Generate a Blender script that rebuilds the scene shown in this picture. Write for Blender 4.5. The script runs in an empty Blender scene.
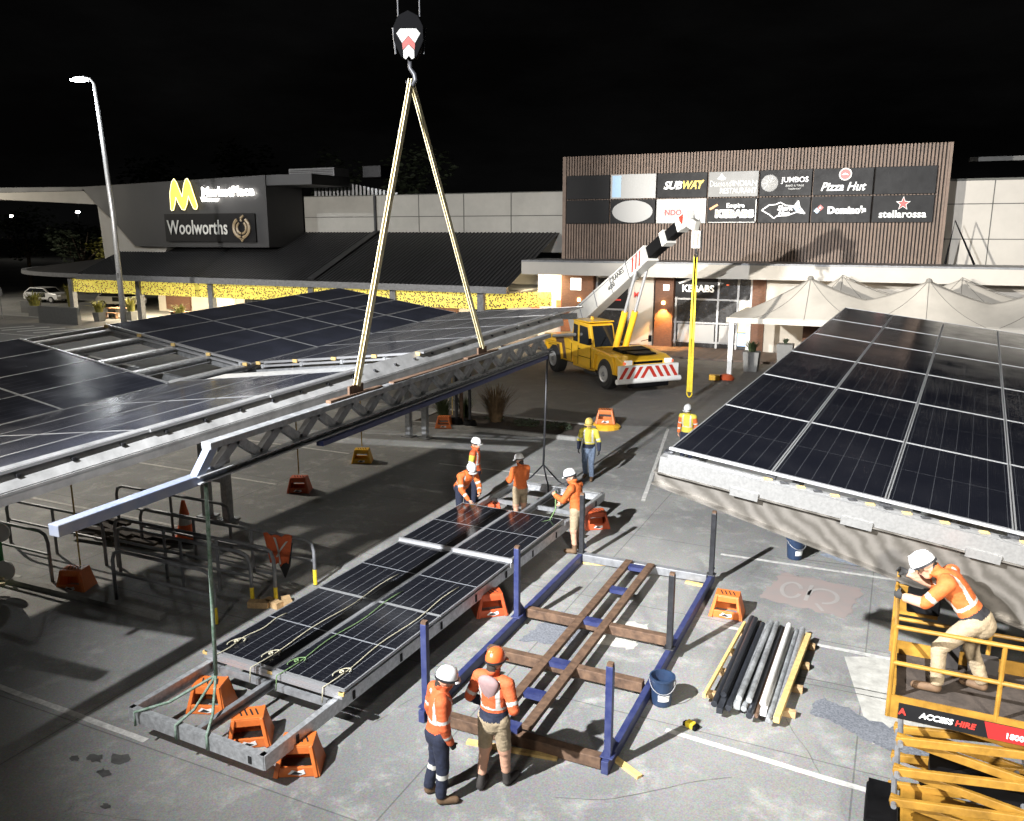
import bpy, bmesh, math, random
import numpy as np
from mathutils import Vector, Matrix
random.seed(7)
R = math.radians
sc = bpy.context.scene
col = sc.collection

# ------------------------------------------------------------------ materials
def mat(name, rgb, rough=.6, metal=0., noise=0., nscale=6., bump=0., emit=None, estr=0., alt=None, altscale=2., coat=0., spec=.5, dirt=0.):
    m = bpy.data.materials.new(name); m.use_nodes = True
    nt = m.node_tree; b = nt.nodes['Principled BSDF']
    b.inputs['Base Color'].default_value = (*rgb, 1); b.inputs['Roughness'].default_value = rough
    b.inputs['Metallic'].default_value = metal; b.inputs['Coat Weight'].default_value = coat
    b.inputs['Specular IOR Level'].default_value = spec
    if emit:
        b.inputs['Emission Color'].default_value = (*emit, 1); b.inputs['Emission Strength'].default_value = estr
    tc = nt.nodes.new('ShaderNodeTexCoord')
    if noise or alt:
        n = nt.nodes.new('ShaderNodeTexNoise'); n.inputs['Scale'].default_value = nscale; n.inputs['Detail'].default_value = 6
        n.inputs['Roughness'].default_value = .65
        nt.links.new(tc.outputs['Object'], n.inputs['Vector'])
        mx = nt.nodes.new('ShaderNodeMix'); mx.data_type = 'RGBA'
        a = tuple(max(0, c * (1 - noise)) for c in rgb); bb = alt if alt else tuple(min(1, c * (1 + noise)) for c in rgb)
        mx.inputs['A'].default_value = (*a, 1); mx.inputs['B'].default_value = (*bb, 1)
        rp = nt.nodes.new('ShaderNodeMapRange'); rp.inputs['From Min'].default_value = .3; rp.inputs['From Max'].default_value = .7
        nt.links.new(n.outputs['Fac'], rp.inputs['Value']); nt.links.new(rp.outputs['Result'], mx.inputs['Factor'])
        nt.links.new(mx.outputs['Result'], b.inputs['Base Color'])
        rr = nt.nodes.new('ShaderNodeMapRange'); rr.inputs['To Min'].default_value = max(.05, rough - .12); rr.inputs['To Max'].default_value = min(1, rough + .12)
        nt.links.new(n.outputs['Fac'], rr.inputs['Value']); nt.links.new(rr.outputs['Result'], b.inputs['Roughness'])
    if bump:
        n2 = nt.nodes.new('ShaderNodeTexNoise'); n2.inputs['Scale'].default_value = nscale * 4; n2.inputs['Detail'].default_value = 5
        nt.links.new(tc.outputs['Object'], n2.inputs['Vector'])
        bp = nt.nodes.new('ShaderNodeBump'); bp.inputs['Strength'].default_value = bump; bp.inputs['Distance'].default_value = .02
        nt.links.new(n2.outputs['Fac'], bp.inputs['Height']); nt.links.new(bp.outputs['Normal'], b.inputs['Normal'])
    return m

def ground_mat(name, base, dark, pale, s1=.18, s2=1.4, joints=False, speck=.25):
    m = bpy.data.materials.new(name); m.use_nodes = True; nt = m.node_tree; b = nt.nodes['Principled BSDF']
    tc = nt.nodes.new('ShaderNodeTexCoord')
    def noise(s, d=6, ro=.6, dist=0.):
        n = nt.nodes.new('ShaderNodeTexNoise'); n.inputs['Scale'].default_value = s; n.inputs['Detail'].default_value = d
        n.inputs['Roughness'].default_value = ro; n.inputs['Distortion'].default_value = dist
        nt.links.new(tc.outputs['Object'], n.inputs['Vector']); return n.outputs['Fac']
    def ramp(v, lo, hi):
        r = nt.nodes.new('ShaderNodeMapRange'); r.inputs['From Min'].default_value = lo; r.inputs['From Max'].default_value = hi
        nt.links.new(v, r.inputs['Value']); return r.outputs['Result']
    def mix(f, a, c, mode='MIX'):
        x = nt.nodes.new('ShaderNodeMix'); x.data_type = 'RGBA'; x.blend_type = mode
        if isinstance(f, float): x.inputs['Factor'].default_value = f
        else: nt.links.new(f, x.inputs['Factor'])
        for k, v in (('A', a), ('B', c)):
            if isinstance(v, tuple): x.inputs[k].default_value = (*v, 1)
            else: nt.links.new(v, x.inputs[k])
        return x.outputs['Result']
    c = mix(ramp(noise(s1, 5, .55, .6), .35, .65), dark, base)
    c = mix(ramp(noise(s2, 7, .7, .4), .52, .75), c, pale)
    st = ramp(noise(.55, 8, .75, 1.5), .62, .72)           # oil and tyre stains
    c = mix(st, c, tuple(x * .62 for x in dark))
    sp = nt.nodes.new('ShaderNodeTexVoronoi'); sp.inputs['Scale'].default_value = 55
    nt.links.new(tc.outputs['Object'], sp.inputs['Vector'])
    c = mix(speck, c, sp.outputs['Color'], 'SOFT_LIGHT')
    gr = noise(38, 4, .8)
    c = mix(.35, c, mix(ramp(gr, .3, .7), (.25, .25, .25), (.75, .75, .75)), 'OVERLAY')
    if joints:
        w = nt.nodes.new('ShaderNodeTexBrick'); w.inputs['Scale'].default_value = 1; w.inputs['Mortar Size'].default_value = .012
        w.inputs['Brick Width'].default_value = 5.2; w.inputs['Row Height'].default_value = 3.6; w.offset = 0
        w.inputs['Color1'].default_value = (1, 1, 1, 1); w.inputs['Color2'].default_value = (.9, .9, .9, 1); w.inputs['Mortar'].default_value = (.45, .45, .45, 1)
        nt.links.new(tc.outputs['Object'], w.inputs['Vector'])
        c = mix(.8, c, w.outputs['Color'], 'MULTIPLY')
    nt.links.new(c, b.inputs['Base Color'])
    r = nt.nodes.new('ShaderNodeMapRange'); r.inputs['To Min'].default_value = .55; r.inputs['To Max'].default_value = .92
    nt.links.new(noise(1.1, 5), r.inputs['Value']); nt.links.new(r.outputs['Result'], b.inputs['Roughness'])
    bp = nt.nodes.new('ShaderNodeBump'); bp.inputs['Strength'].default_value = .35; bp.inputs['Distance'].default_value = .01
    nt.links.new(gr, bp.inputs['Height']); nt.links.new(bp.outputs['Normal'], b.inputs['Normal'])
    return m

def brick_mat(name, c1, c2, mortar, scale=4.5):
    m = mat(name, c1, .8); nt = m.node_tree; b = nt.nodes['Principled BSDF']
    tc = nt.nodes.new('ShaderNodeTexCoord'); mp = nt.nodes.new('ShaderNodeMapping'); mp.inputs['Rotation'].default_value = (R(90), 0, 0)
    br = nt.nodes.new('ShaderNodeTexBrick'); br.inputs['Scale'].default_value = scale
    br.inputs['Color1'].default_value = (*c1, 1); br.inputs['Color2'].default_value = (*c2, 1); br.inputs['Mortar'].default_value = (*mortar, 1)
    nt.links.new(tc.outputs['Object'], mp.inputs['Vector']); nt.links.new(mp.outputs['Vector'], br.inputs['Vector'])
    nt.links.new(br.outputs['Color'], b.inputs['Base Color'])
    return m

def panel_mat(name, W, L, mid=.006, line=.09, tint=(.0045, .005, .008), row=.02, busk=.03, dust=.12, dustc=(.10, .10, .11)):
    """photovoltaic glass: six columns of cells, a bar across the middle, fine busbars; local coordinates in metres"""
    m = mat(name, tint, .12, coat=0., spec=.45); nt = m.node_tree; b = nt.nodes['Principled BSDF']
    tc = nt.nodes.new('ShaderNodeTexCoord'); sx = nt.nodes.new('ShaderNodeSeparateXYZ'); nt.links.new(tc.outputs['Object'], sx.inputs[0])
    def M(op, a, c=None):
        n = nt.nodes.new('ShaderNodeMath'); n.operation = op
        for i, v in enumerate((a, c)):
            if v is None: continue
            if isinstance(v, (int, float)): n.inputs[i].default_value = v
            else: nt.links.new(v, n.inputs[i])
        return n.outputs[0]
    def lines(co, n, size, w):                 # 1 on the gaps between n strips over size
        u = M('MULTIPLY', M('ADD', co, size / 2), n / size)
        f = M('ABSOLUTE', M('SUBTRACT', M('FRACT', u), .5))
        return M('GREATER_THAN', f, .5 - w * n / size / 2)
    colg = lines(sx.outputs['X'], 6, W - .05, .007)
    rowg = lines(sx.outputs['Y'], 24, L - .05, .003)
    bus = lines(sx.outputs['X'], 54, W - .05, .0012)
    mg = M('LESS_THAN', M('ABSOLUTE', sx.outputs['Y']), mid)
    a = M('MULTIPLY', colg, line); c = M('MULTIPLY', rowg, row); d = M('MULTIPLY', bus, busk)
    f = M('MINIMUM', M('MAXIMUM', M('MAXIMUM', a, c), M('MAXIMUM', d, M('MULTIPLY', mg, line))), 1.)
    ns = nt.nodes.new('ShaderNodeTexNoise'); ns.inputs['Scale'].default_value = 1.3; ns.inputs['Detail'].default_value = 6
    gc = nt.nodes.new('ShaderNodeNewGeometry'); nt.links.new(gc.outputs['Position'], ns.inputs['Vector'])
    mx = nt.nodes.new('ShaderNodeMix'); mx.data_type = 'RGBA'; mx.inputs['A'].default_value = (*tint, 1); mx.inputs['B'].default_value = (.42, .44, .47, 1)
    nt.links.new(f, mx.inputs['Factor'])
    du = nt.nodes.new('ShaderNodeMix'); du.data_type = 'RGBA'; du.inputs['B'].default_value = (*dustc, 1)
    nt.links.new(M('MULTIPLY', M('POWER', ns.outputs['Fac'], 3), dust), du.inputs['Factor']); nt.links.new(mx.outputs['Result'], du.inputs['A'])
    nt.links.new(du.outputs['Result'], b.inputs['Base Color'])
    nt.links.new(M('ADD', M('MULTIPLY', ns.outputs['Fac'], .22), .03), b.inputs['Roughness'])
    return m

M = {}
M['concrete'] = ground_mat('car park concrete', (.275, .272, .258), (.165, .167, .163), (.40, .392, .365), joints=True)
M['asphalt'] = ground_mat('road asphalt', (.135, .13, .125), (.10, .098, .095), (.18, .172, .165), .12, 1.0)
M['path'] = brick_mat('brown pavers', (.13, .09, .07), (.09, .07, .06), (.06, .05, .045), 3)
M['paint'] = mat('worn white paint', (.5, .49, .46), .8, noise=.35, nscale=9)
M['patch'] = mat('pale concrete patch', (.42, .41, .37), .85, noise=.25, nscale=5, bump=.3)
M['gritp'] = mat('blue grey grit', (.16, .17, .19), .9, noise=.5, nscale=30, bump=.5)
M['bluep'] = mat('faded blue paint', (.24, .27, .32), .85, noise=.3, nscale=14)
M['redp'] = mat('faded red paint', (.27, .245, .23), .85, nscale=2.5, noise=.1, alt=(.285, .225, .205))
M['faint'] = mat('worn faint paint', (.34, .32, .295), .85, nscale=3, noise=.05, alt=(.28, .26, .245))
M['oil'] = mat('oil stain', (.085, .084, .08), .55, noise=.3, nscale=9)
M['kerb'] = mat('kerb concrete', (.26, .255, .24), .85, noise=.25, nscale=5, bump=.3)
M['galv'] = mat('galvanised steel', (.47, .48, .49), .42, .55, noise=.3, nscale=14)
def paint_reflections(m, lo, hi):  # diagonal bands in the base colour imitate reflections on the beam
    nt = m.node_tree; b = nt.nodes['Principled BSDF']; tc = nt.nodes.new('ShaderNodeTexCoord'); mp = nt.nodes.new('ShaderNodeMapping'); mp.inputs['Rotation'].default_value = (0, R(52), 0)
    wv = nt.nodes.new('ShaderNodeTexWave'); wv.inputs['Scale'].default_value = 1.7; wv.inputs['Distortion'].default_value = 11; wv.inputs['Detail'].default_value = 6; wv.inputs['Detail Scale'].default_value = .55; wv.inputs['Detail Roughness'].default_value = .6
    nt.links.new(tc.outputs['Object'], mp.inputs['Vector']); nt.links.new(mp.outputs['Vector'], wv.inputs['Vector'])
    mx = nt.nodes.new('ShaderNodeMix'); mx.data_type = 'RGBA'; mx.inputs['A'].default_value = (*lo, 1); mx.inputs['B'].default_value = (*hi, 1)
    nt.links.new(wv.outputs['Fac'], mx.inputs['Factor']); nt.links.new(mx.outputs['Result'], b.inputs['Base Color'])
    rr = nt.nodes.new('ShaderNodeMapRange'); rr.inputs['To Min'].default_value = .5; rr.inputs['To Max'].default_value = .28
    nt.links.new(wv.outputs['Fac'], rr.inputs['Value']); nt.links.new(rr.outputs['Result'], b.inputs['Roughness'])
M['galv_dull'] = mat('dull galvanised steel', (.30, .31, .32), .5, .5, noise=.3, nscale=9)
M['galv_bright'] = mat('bright zinc steel', (.29, .29, .285), .34, .5, noise=.13, nscale=30)
M['galv_white'] = mat('fresh zinc flashing', (.40, .40, .395), .4, .25, noise=.3, nscale=2.2)
M['galv_reflect'] = mat('zinc steel with painted reflections', (.26, .25, .235), .34, .5, noise=.4, nscale=2.0)
paint_reflections(M['galv_reflect'], (.10, .092, .08), (.23, .215, .195))
M['alu'] = mat('aluminium', (.48, .485, .5), .38, .6)
M['pvframe'] = mat('panel frame aluminium', (.34, .345, .35), .42, .5)
M['grey_steel'] = mat('grey painted steel', (.2, .205, .215), .5, .2, noise=.3, nscale=6)
M['dark_steel'] = mat('dark steel', (.035, .036, .04), .45, .4, noise=.3, nscale=8)
M['blue_steel'] = mat('blue painted steel', (.022, .034, .15), .45, 0, noise=.4, nscale=5, alt=(.05, .06, .14))
M['pale_blue'] = mat('mottled blue and zinc steel', (.36, .38, .42), .38, .4, noise=.1, nscale=1.6, alt=(.16, .21, .36))  # pale grey and blue mixed by noise
M['rust'] = mat('rusty steel', (.105, .06, .038), .75, .1, noise=.45, nscale=7, bump=.2, alt=(.17, .10, .06))
M['orange_pl'] = mat('orange plastic', (.60, .15, .03), .45, noise=.12, nscale=7)
M['red_pl'] = mat('red orange plastic', (.50, .085, .025), .45, noise=.15, nscale=7)
M['yellow_pl'] = mat('yellow plastic', (.75, .42, .03), .5, noise=.12, nscale=7)
M['black'] = mat('black rubber', (.0045, .0045, .005), .6, noise=.3, nscale=8, spec=.1)
M['void'] = mat('black recess', (.01, .01, .01), .9)
M['white'] = mat('white paint', (.72, .72, .70), .5, noise=.06, nscale=5)
M['whitewall'] = mat('off white wall', (.55, .52, .47), .85, noise=.06, nscale=.7)
M['greywall'] = mat('grey precast wall', (.40, .39, .36), .85, noise=.1, nscale=.7)
M['joint'] = mat('panel joint', (.12, .12, .11), .9)
M['fascia'] = mat('fascia paint', (.52, .49, .44), .7, noise=.07, nscale=.6)
M['charcoal'] = mat('charcoal cladding', (.036, .036, .038), .6, noise=.15, nscale=.5)
M['roofing'] = mat('dark ribbed roofing', (.035, .035, .037), .5, .2, noise=.2, nscale=.7)
M['slat'] = mat('timber look slat', (.20, .14, .105), .6, noise=.3, nscale=2)
M['slatback'] = mat('slat backing', (.03, .024, .02), .8)
M['signblack'] = mat('black sign face', (.010, .010, .011), .5, noise=.1, nscale=2, spec=.2)
M['signgrey'] = mat('grey sign face', (.10, .10, .095), .4, noise=.4, nscale=.6)
M['signpale'] = mat('pale sign face', (.42, .42, .41), .35)
M['signblue'] = mat('pale blue sign vinyl', (.42, .62, .85), .4)
M['letter'] = mat('white lettering', (.85, .85, .83), .4, emit=(1, 1, .97), estr=.28)
M['letter_y'] = mat('yellow lettering', (.85, .55, .03), .4, emit=(1, .65, .05), estr=.3)
M['letter_o'] = mat('orange lettering', (.85, .30, .06), .4, emit=(1, .4, .1), estr=.25)
M['letter_r'] = mat('red lettering', (.55, .04, .03), .4)
M['letter_g'] = mat('pale grey lettering', (.6, .6, .57), .4)
M['letter_tan'] = mat('dull bronze emblem', (.32, .24, .14), .4)
M['letter_k'] = mat('black lettering', (.02, .02, .02), .5)
M['glow_white'] = mat('lit sign white', (1, 1, 1), .5, emit=(1, .95, .86), estr=9)
M['glow_logo'] = mat('lit sign yellow', (.9, .75, .1), .5, emit=(1, .76, .12), estr=.7)
M['glow_edge'] = mat('lit sign edge', (.9, .9, .6), .5, emit=(1, .9, .55), estr=2.5)
M['lens'] = mat('lamp lens', (1, 1, 1), .3, emit=(.92, .97, 1), estr=60)
M['dotlamp'] = mat('distant lamp', (1, 1, 1), .3, emit=(1, .95, .85), estr=30)
M['litbox'] = mat('lit menu board', (.9, .9, .9), .4, emit=(1, .97, .9), estr=1.3)
M['poster'] = mat('backlit poster', (.8, .7, .55), .4, emit=(1, .85, .65), estr=.55, noise=.5, nscale=3)
M['poster_y'] = mat('backlit yellow poster', (.8, .7, .3), .4, emit=(1, .85, .4), estr=.6)
M['poster_b'] = mat('backlit blue poster', (.4, .6, .9), .4, emit=(.4, .65, 1), estr=.5)
M['menu_red'] = mat('lit red menu', (.7, .12, .05), .4, emit=(1, .2, .08), estr=.6, noise=.5, nscale=4)
M['warmlamp'] = mat('warm downlight', (1, .8, .5), .4, emit=(1, .62, .22), estr=14)
M['brick'] = brick_mat('brown brick', (.17, .075, .04), (.12, .055, .032), (.08, .06, .05))
M['glass'] = mat('dark shop glass', (.015, .017, .02), .06, spec=.6)
M['glassin'] = mat('shop interior', (.014, .014, .016), .25, noise=.8, nscale=2.5, emit=(.7, .62, .5), estr=.03)
M['alframe'] = mat('window frame', (.33, .33, .33), .4, .5)
M['membrane'] = mat('tent membrane', (.46, .43, .38), .65, noise=.08, nscale=1.2)
M['seam'] = mat('tent seam', (.2, .19, .17), .7)
M['craney'] = mat('crane yellow', (.78, .45, .025), .35, noise=.12, nscale=3, coat=.3)
M['cranewhite'] = mat('crane boom white', (.52, .515, .49), .35, noise=.1, nscale=2, coat=.2)
M['liftyel'] = mat('lift yellow', (.29, .15, .02), .5, noise=.35, nscale=5, bump=.1)
M['dimmed_white'] = mat('darkened white paint', (.17, .17, .16), .7, noise=.25, nscale=8)  # hook block paints darkened to offset the strong lamp on them
M['dimmed_red'] = mat('darkened red paint', (.12, .012, .008), .7, noise=.25, nscale=8)
M['dimmed'] = mat('darkened black casting', (.0022, .0022, .0025), .8, spec=.03)  # casting black lowered likewise to offset the lamp
M['hazred'] = mat('hazard red', (.5, .035, .02), .45)
M['tyre'] = mat('tyre rubber', (.018, .018, .018), .8, noise=.3, nscale=12)
M['rim'] = mat('wheel rim', (.45, .45, .45), .45, .4)
M['headlight'] = mat('headlight glass', (.8, .8, .8), .15, emit=(1, .95, .85), estr=.35)
M['strap'] = mat('pale yellow webbing', (.82, .73, .46), .8, noise=.2, nscale=14)
M['strap_y'] = mat('yellow webbing', (.75, .55, .03), .75, noise=.2, nscale=14)
M['strap_g'] = mat('green webbing', (.10, .22, .12), .8, noise=.35, nscale=14, alt=(.3, .36, .32))
M['rope'] = mat('cream rope', (.42, .39, .28), .85, noise=.2, nscale=30)
M['rope_g'] = mat('green rope', (.12, .2, .08), .85, noise=.3, nscale=30)
M['timber'] = mat('pallet timber', (.42, .28, .14), .85, noise=.3, nscale=12, bump=.2)
M['timber_y'] = mat('yellow timber', (.6, .42, .16), .8, noise=.25, nscale=14)
M['tube_dark'] = mat('dark powder coat tube', (.03, .033, .04), .35, .3, noise=.2, nscale=9)
M['tube_wrap'] = mat('plastic wrapped tube', (.27, .28, .285), .22, .2, noise=.45, nscale=5, bump=.35)
M['bucket'] = mat('navy plastic', (.018, .035, .075), .4, noise=.15, nscale=8)
M['cone'] = mat('cone orange', (.8, .14, .03), .5, noise=.12, nscale=8)
M['skin'] = mat('skin', (.48, .27, .18), .55, noise=.08, nscale=20)
M['hivis'] = mat('hi vis orange fabric', (.52, .115, .022), .75, noise=.14, nscale=24, bump=.4)
M['hivis_red'] = mat('hi vis red orange fabric', (.52, .095, .026), .75, noise=.14, nscale=24, bump=.4)
M['hivis_y'] = mat('hi vis yellow fabric', (.5, .42, .05), .75, noise=.12, nscale=24, bump=.4)
M['reflect'] = mat('reflective tape', (.46, .45, .41), .35, noise=.1, nscale=20)
M['navy'] = mat('navy work cloth', (.012, .016, .035), .85, noise=.3, nscale=24, bump=.4)
M['khaki'] = mat('khaki cloth', (.30, .235, .15), .85, noise=.18, nscale=18, bump=.4)
M['jeans'] = mat('washed denim', (.13, .17, .24), .85, noise=.3, nscale=18, bump=.4)
M['blackcloth'] = mat('black cloth', (.014, .014, .016), .85, noise=.2, nscale=24)
M['boot'] = mat('tan work boot', (.12, .07, .036), .75, noise=.25, nscale=14)
M['boot_dark'] = mat('dark work boot', (.035, .03, .027), .7, noise=.2, nscale=14)
M['glove'] = mat('black work glove', (.02, .02, .02), .8)
M['hood'] = mat('pale pink hood cloth', (.25, .165, .16), .85, noise=.12, nscale=18)
M['helmet_w'] = mat('white helmet shell', (.58, .58, .57), .3, coat=.3)
M['helmet_o'] = mat('orange helmet shell', (.75, .12, .03), .3, coat=.3)
M['helmet_t'] = mat('tan helmet shell', (.62, .45, .12), .4)
M['eye'] = mat('dark eye', (.02, .015, .012), .3)
M['lip'] = mat('lips', (.36, .16, .12), .5)
M['hair'] = mat('dark hair', (.025, .017, .012), .8)
M['bark'] = mat('bark', (.10, .075, .055), .9, noise=.3, nscale=8)
M['leaf_dark'] = mat('dark foliage', (.04, .055, .03), .7, noise=.4, nscale=1.2)
M['leaf_dim'] = mat('dim foliage', (.05, .07, .025), .7, noise=.4, nscale=2)
M['leaf_yel'] = mat('yellow green fronds', (.25, .24, .05), .7, noise=.4, nscale=4)
M['tuft'] = mat('dry reddish grass', (.14, .09, .045), .9, noise=.4, nscale=4)
M['soil'] = mat('planter soil', (.05, .038, .03), .95, noise=.4, nscale=6, bump=.4)
M['carwhite'] = mat('white car paint', (.75, .75, .75), .25, coat=.5)
M['potgrey'] = mat('grey planter', (.17, .17, .165), .8, noise=.15, nscale=5)
M['table'] = mat('table top', (.35, .2, .11), .5, noise=.2, nscale=6)
M['green_sign'] = mat('green sign', (.03, .28, .07), .5)
M['vinyl_red'] = mat('red banner vinyl', (.35, .02, .02), .4)

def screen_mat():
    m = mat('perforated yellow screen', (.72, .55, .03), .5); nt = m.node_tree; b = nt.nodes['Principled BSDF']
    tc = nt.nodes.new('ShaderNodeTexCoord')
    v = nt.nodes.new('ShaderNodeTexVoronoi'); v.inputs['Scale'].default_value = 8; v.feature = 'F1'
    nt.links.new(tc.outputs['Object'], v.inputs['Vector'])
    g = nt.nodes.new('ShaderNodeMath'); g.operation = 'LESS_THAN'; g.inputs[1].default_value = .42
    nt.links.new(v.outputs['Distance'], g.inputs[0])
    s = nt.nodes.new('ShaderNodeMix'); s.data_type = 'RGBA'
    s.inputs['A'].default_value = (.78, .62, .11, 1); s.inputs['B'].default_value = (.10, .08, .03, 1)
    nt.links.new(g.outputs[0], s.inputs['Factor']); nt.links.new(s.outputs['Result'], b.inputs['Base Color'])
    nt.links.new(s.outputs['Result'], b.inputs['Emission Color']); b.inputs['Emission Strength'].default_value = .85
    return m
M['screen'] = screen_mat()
PW, PL = 1.262, 2.64
M['pv'] = panel_mat('photovoltaic glass', PW, PL)
M['pv_left'] = panel_mat('photovoltaic glass with dust and painted sheen', PW, PL, tint=(.03, .033, .045), line=.12, row=.02, busk=.02, dust=.5, dustc=(.12, .13, .2))  # bluish sheen of the left panels mixed into tint and dust colour
M['pv_ground'] = panel_mat('photovoltaic glass with bright midline', 1.27, 2.54, mid=.016, line=.45, row=.1, busk=.06)

# ------------------------------------------------------------------ mesh helpers
class MB:
    def __init__(s): s.v = []; s.f = []; s.m = []; s.p = []; s.g = None
    def add(s, vs, fs, mi=0):
        if s.g is None or not s.p: s.p.append([len(s.v), len(s.f)])
        elif s.g == 'new': s.p.append([len(s.v), len(s.f)]); s.g = 'same'
        o = len(s.v); s.v += [tuple(v) for v in vs]; s.f += [tuple(i + o for i in f) for f in fs]; s.m += [mi] * len(fs); return s
    def box(s, c, d, rz=0., mi=0, mtx=None):
        x, y, z = d[0] / 2, d[1] / 2, d[2] / 2
        vs = [Vector((a, b, e)) for e in (-z, z) for a, b in ((-x, -y), (x, -y), (x, y), (-x, y))]
        T = Matrix.Translation(c) @ (mtx if mtx else Matrix.Rotation(rz, 4, 'Z'))
        return s.add([T @ v for v in vs], [(3, 2, 1, 0), (4, 5, 6, 7), (0, 1, 5, 4), (1, 2, 6, 5), (2, 3, 7, 6), (3, 0, 4, 7)], mi)
    def span(s, x0, x1, y0, y1, z0, z1, mi=0):
        return s.box(((x0 + x1) / 2, (y0 + y1) / 2, (z0 + z1) / 2), (x1 - x0, y1 - y0, z1 - z0), mi=mi)
    def beam(s, p, q, w, h, up=(0, 0, 1), mi=0, w2=None, h2=None):
        p, q = Vector(p), Vector(q); d = (q - p).normalized(); u = Vector(up)
        if abs(d.dot(u)) > .98: u = Vector((0, 1, 0)) if abs(d.y) < .9 else Vector((1, 0, 0))
        r = d.cross(u).normalized(); u = r.cross(d).normalized()
        w2 = w if w2 is None else w2; h2 = h if h2 is None else h2
        vs = [p - r * w / 2 - u * h / 2, p + r * w / 2 - u * h / 2, p + r * w / 2 + u * h / 2, p - r * w / 2 + u * h / 2,
              q - r * w2 / 2 - u * h2 / 2, q + r * w2 / 2 - u * h2 / 2, q + r * w2 / 2 + u * h2 / 2, q - r * w2 / 2 + u * h2 / 2]
        return s.add(vs, [(0, 1, 2, 3), (7, 6, 5, 4), (4, 5, 1, 0), (5, 6, 2, 1), (6, 7, 3, 2), (7, 4, 0, 3)], mi)
    def tube(s, pts, r, n=8, mi=0, cap=True):
        pts = [Vector(p) for p in pts]; rs = r if isinstance(r, (list, tuple)) else [r] * len(pts)
        rings = []; pu = None
        for i, p in enumerate(pts):
            d = (pts[min(i + 1, len(pts) - 1)] - pts[max(i - 1, 0)]).normalized()
            if pu is None:
                u = Vector((0, 0, 1)) if abs(d.z) < .9 else Vector((1, 0, 0))
            else: u = pu
            a = d.cross(u).normalized(); u = a.cross(d).normalized(); pu = u
            rings.append([p + (a * math.cos(t) + u * math.sin(t)) * rs[i] for t in (2 * math.pi * k / n for k in range(n))])
        vs = [v for rg in rings for v in rg]; fs = []
        for i in range(len(pts) - 1):
            for k in range(n):
                k2 = (k + 1) % n; fs.append((i * n + k, i * n + k2, (i + 1) * n + k2, (i + 1) * n + k))
        if cap: fs += [tuple(range(n))[::-1], tuple((len(pts) - 1) * n + k for k in range(n))]
        return s.add(vs, fs, mi)
    def prism(s, poly, z0, z1, T=None, mi=0):
        n = len(poly); T = T or Matrix.Identity(4)
        vs = [T @ Vector((x, y, z0)) for x, y in poly] + [T @ Vector((x, y, z1)) for x, y in poly]
        fs = [tuple(range(n))[::-1], tuple(range(n, 2 * n))] + [(i, (i + 1) % n, (i + 1) % n + n, i + n) for i in range(n)]
        return s.add(vs, fs, mi)
    def lathe(s, prof, c=(0, 0, 0), n=20, sx=1, sy=1, T=None, mi=0):
        T = T or Matrix.Identity(4); c = Vector(c); vs = []; fs = []
        for r, z in prof:
            for k in range(n):
                t = 2 * math.pi * k / n; vs.append(T @ Vector((r * math.cos(t) * sx, r * math.sin(t) * sy, z)) + c)
        for i in range(len(prof) - 1):
            for k in range(n):
                k2 = (k + 1) % n; fs.append((i * n + k, i * n + k2, (i + 1) * n + k2, (i + 1) * n + k))
        fs += [tuple(range(n))[::-1], tuple((len(prof) - 1) * n + k for k in range(n))]
        return s.add(vs, fs, mi)
    def each(s, name, mats, parent, **kw):
        """one object per piece added"""
        ends = s.p[1:] + [[len(s.v), len(s.f)]]
        for (v0, f0), (v1, f1) in zip(s.p, ends):
            q = MB(); q.v = s.v[v0:v1]; q.f = [tuple(i - v0 for i in f) for f in s.f[f0:f1]]; q.m = s.m[f0:f1]; q.build(name, mats, parent, **kw)
    def build(s, name, mats, parent=None, world=False, smooth=False, loc=None, bevel=0.):
        me = bpy.data.meshes.new(name); vs = s.v
        if world and parent is not None:
            inv = TR[parent.name].inverted(); vs = [inv @ Vector(v) for v in vs]
        if loc is not None: vs = [Vector(v) - Vector(loc) for v in vs]
        me.from_pydata([tuple(v) for v in vs], [], s.f)
        for m_ in (mats if isinstance(mats, (list, tuple)) else [mats]): me.materials.append(M[m_])
        me.polygons.foreach_set('material_index', s.m)
        if smooth: me.polygons.foreach_set('use_smooth', [True] * len(s.f))
        bm = bmesh.new(); bm.from_mesh(me); bmesh.ops.recalc_face_normals(bm, faces=bm.faces); bm.to_mesh(me); bm.free()
        me.update()
        o = bpy.data.objects.new(name, me); col.objects.link(o)
        if parent is not None: o.parent = parent
        if loc is not None: o.location = loc
        if bevel:
            bv = o.modifiers.new('bevel', 'BEVEL'); bv.width = bevel; bv.segments = 2; bv.limit_method = 'ANGLE'
        return o
TR = {}
def tag(o, label, cat, group=None, kind=None):
    o['label'] = label; o['category'] = cat
    if group: o['group'] = group
    if kind: o['kind'] = kind
    return o
def empty(name, loc=(0, 0, 0), rz=0., label=None, cat=None, group=None, mtx=None):
    o = bpy.data.objects.new(name, None); col.objects.link(o); o.empty_display_size = .2
    T = mtx if mtx is not None else Matrix.Translation(loc) @ Matrix.Rotation(rz, 4, 'Z')
    o.matrix_world = T; TR[o.name] = T
    if label: tag(o, label, cat, group)
    return o
def structure(o): o['kind'] = 'structure'; return o
def copy_tree(o, parent=None):
    c = o.copy(); col.objects.link(c)
    if parent is not None: c.parent = parent; c.matrix_parent_inverse = o.matrix_parent_inverse
    for ch in list(o.children): copy_tree(ch, c)
    return c
def place(o, loc, rz=0.):
    o.matrix_world = Matrix.Translation(loc) @ Matrix.Rotation(rz, 4, 'Z'); TR[o.name] = o.matrix_world.copy(); return o
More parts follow.
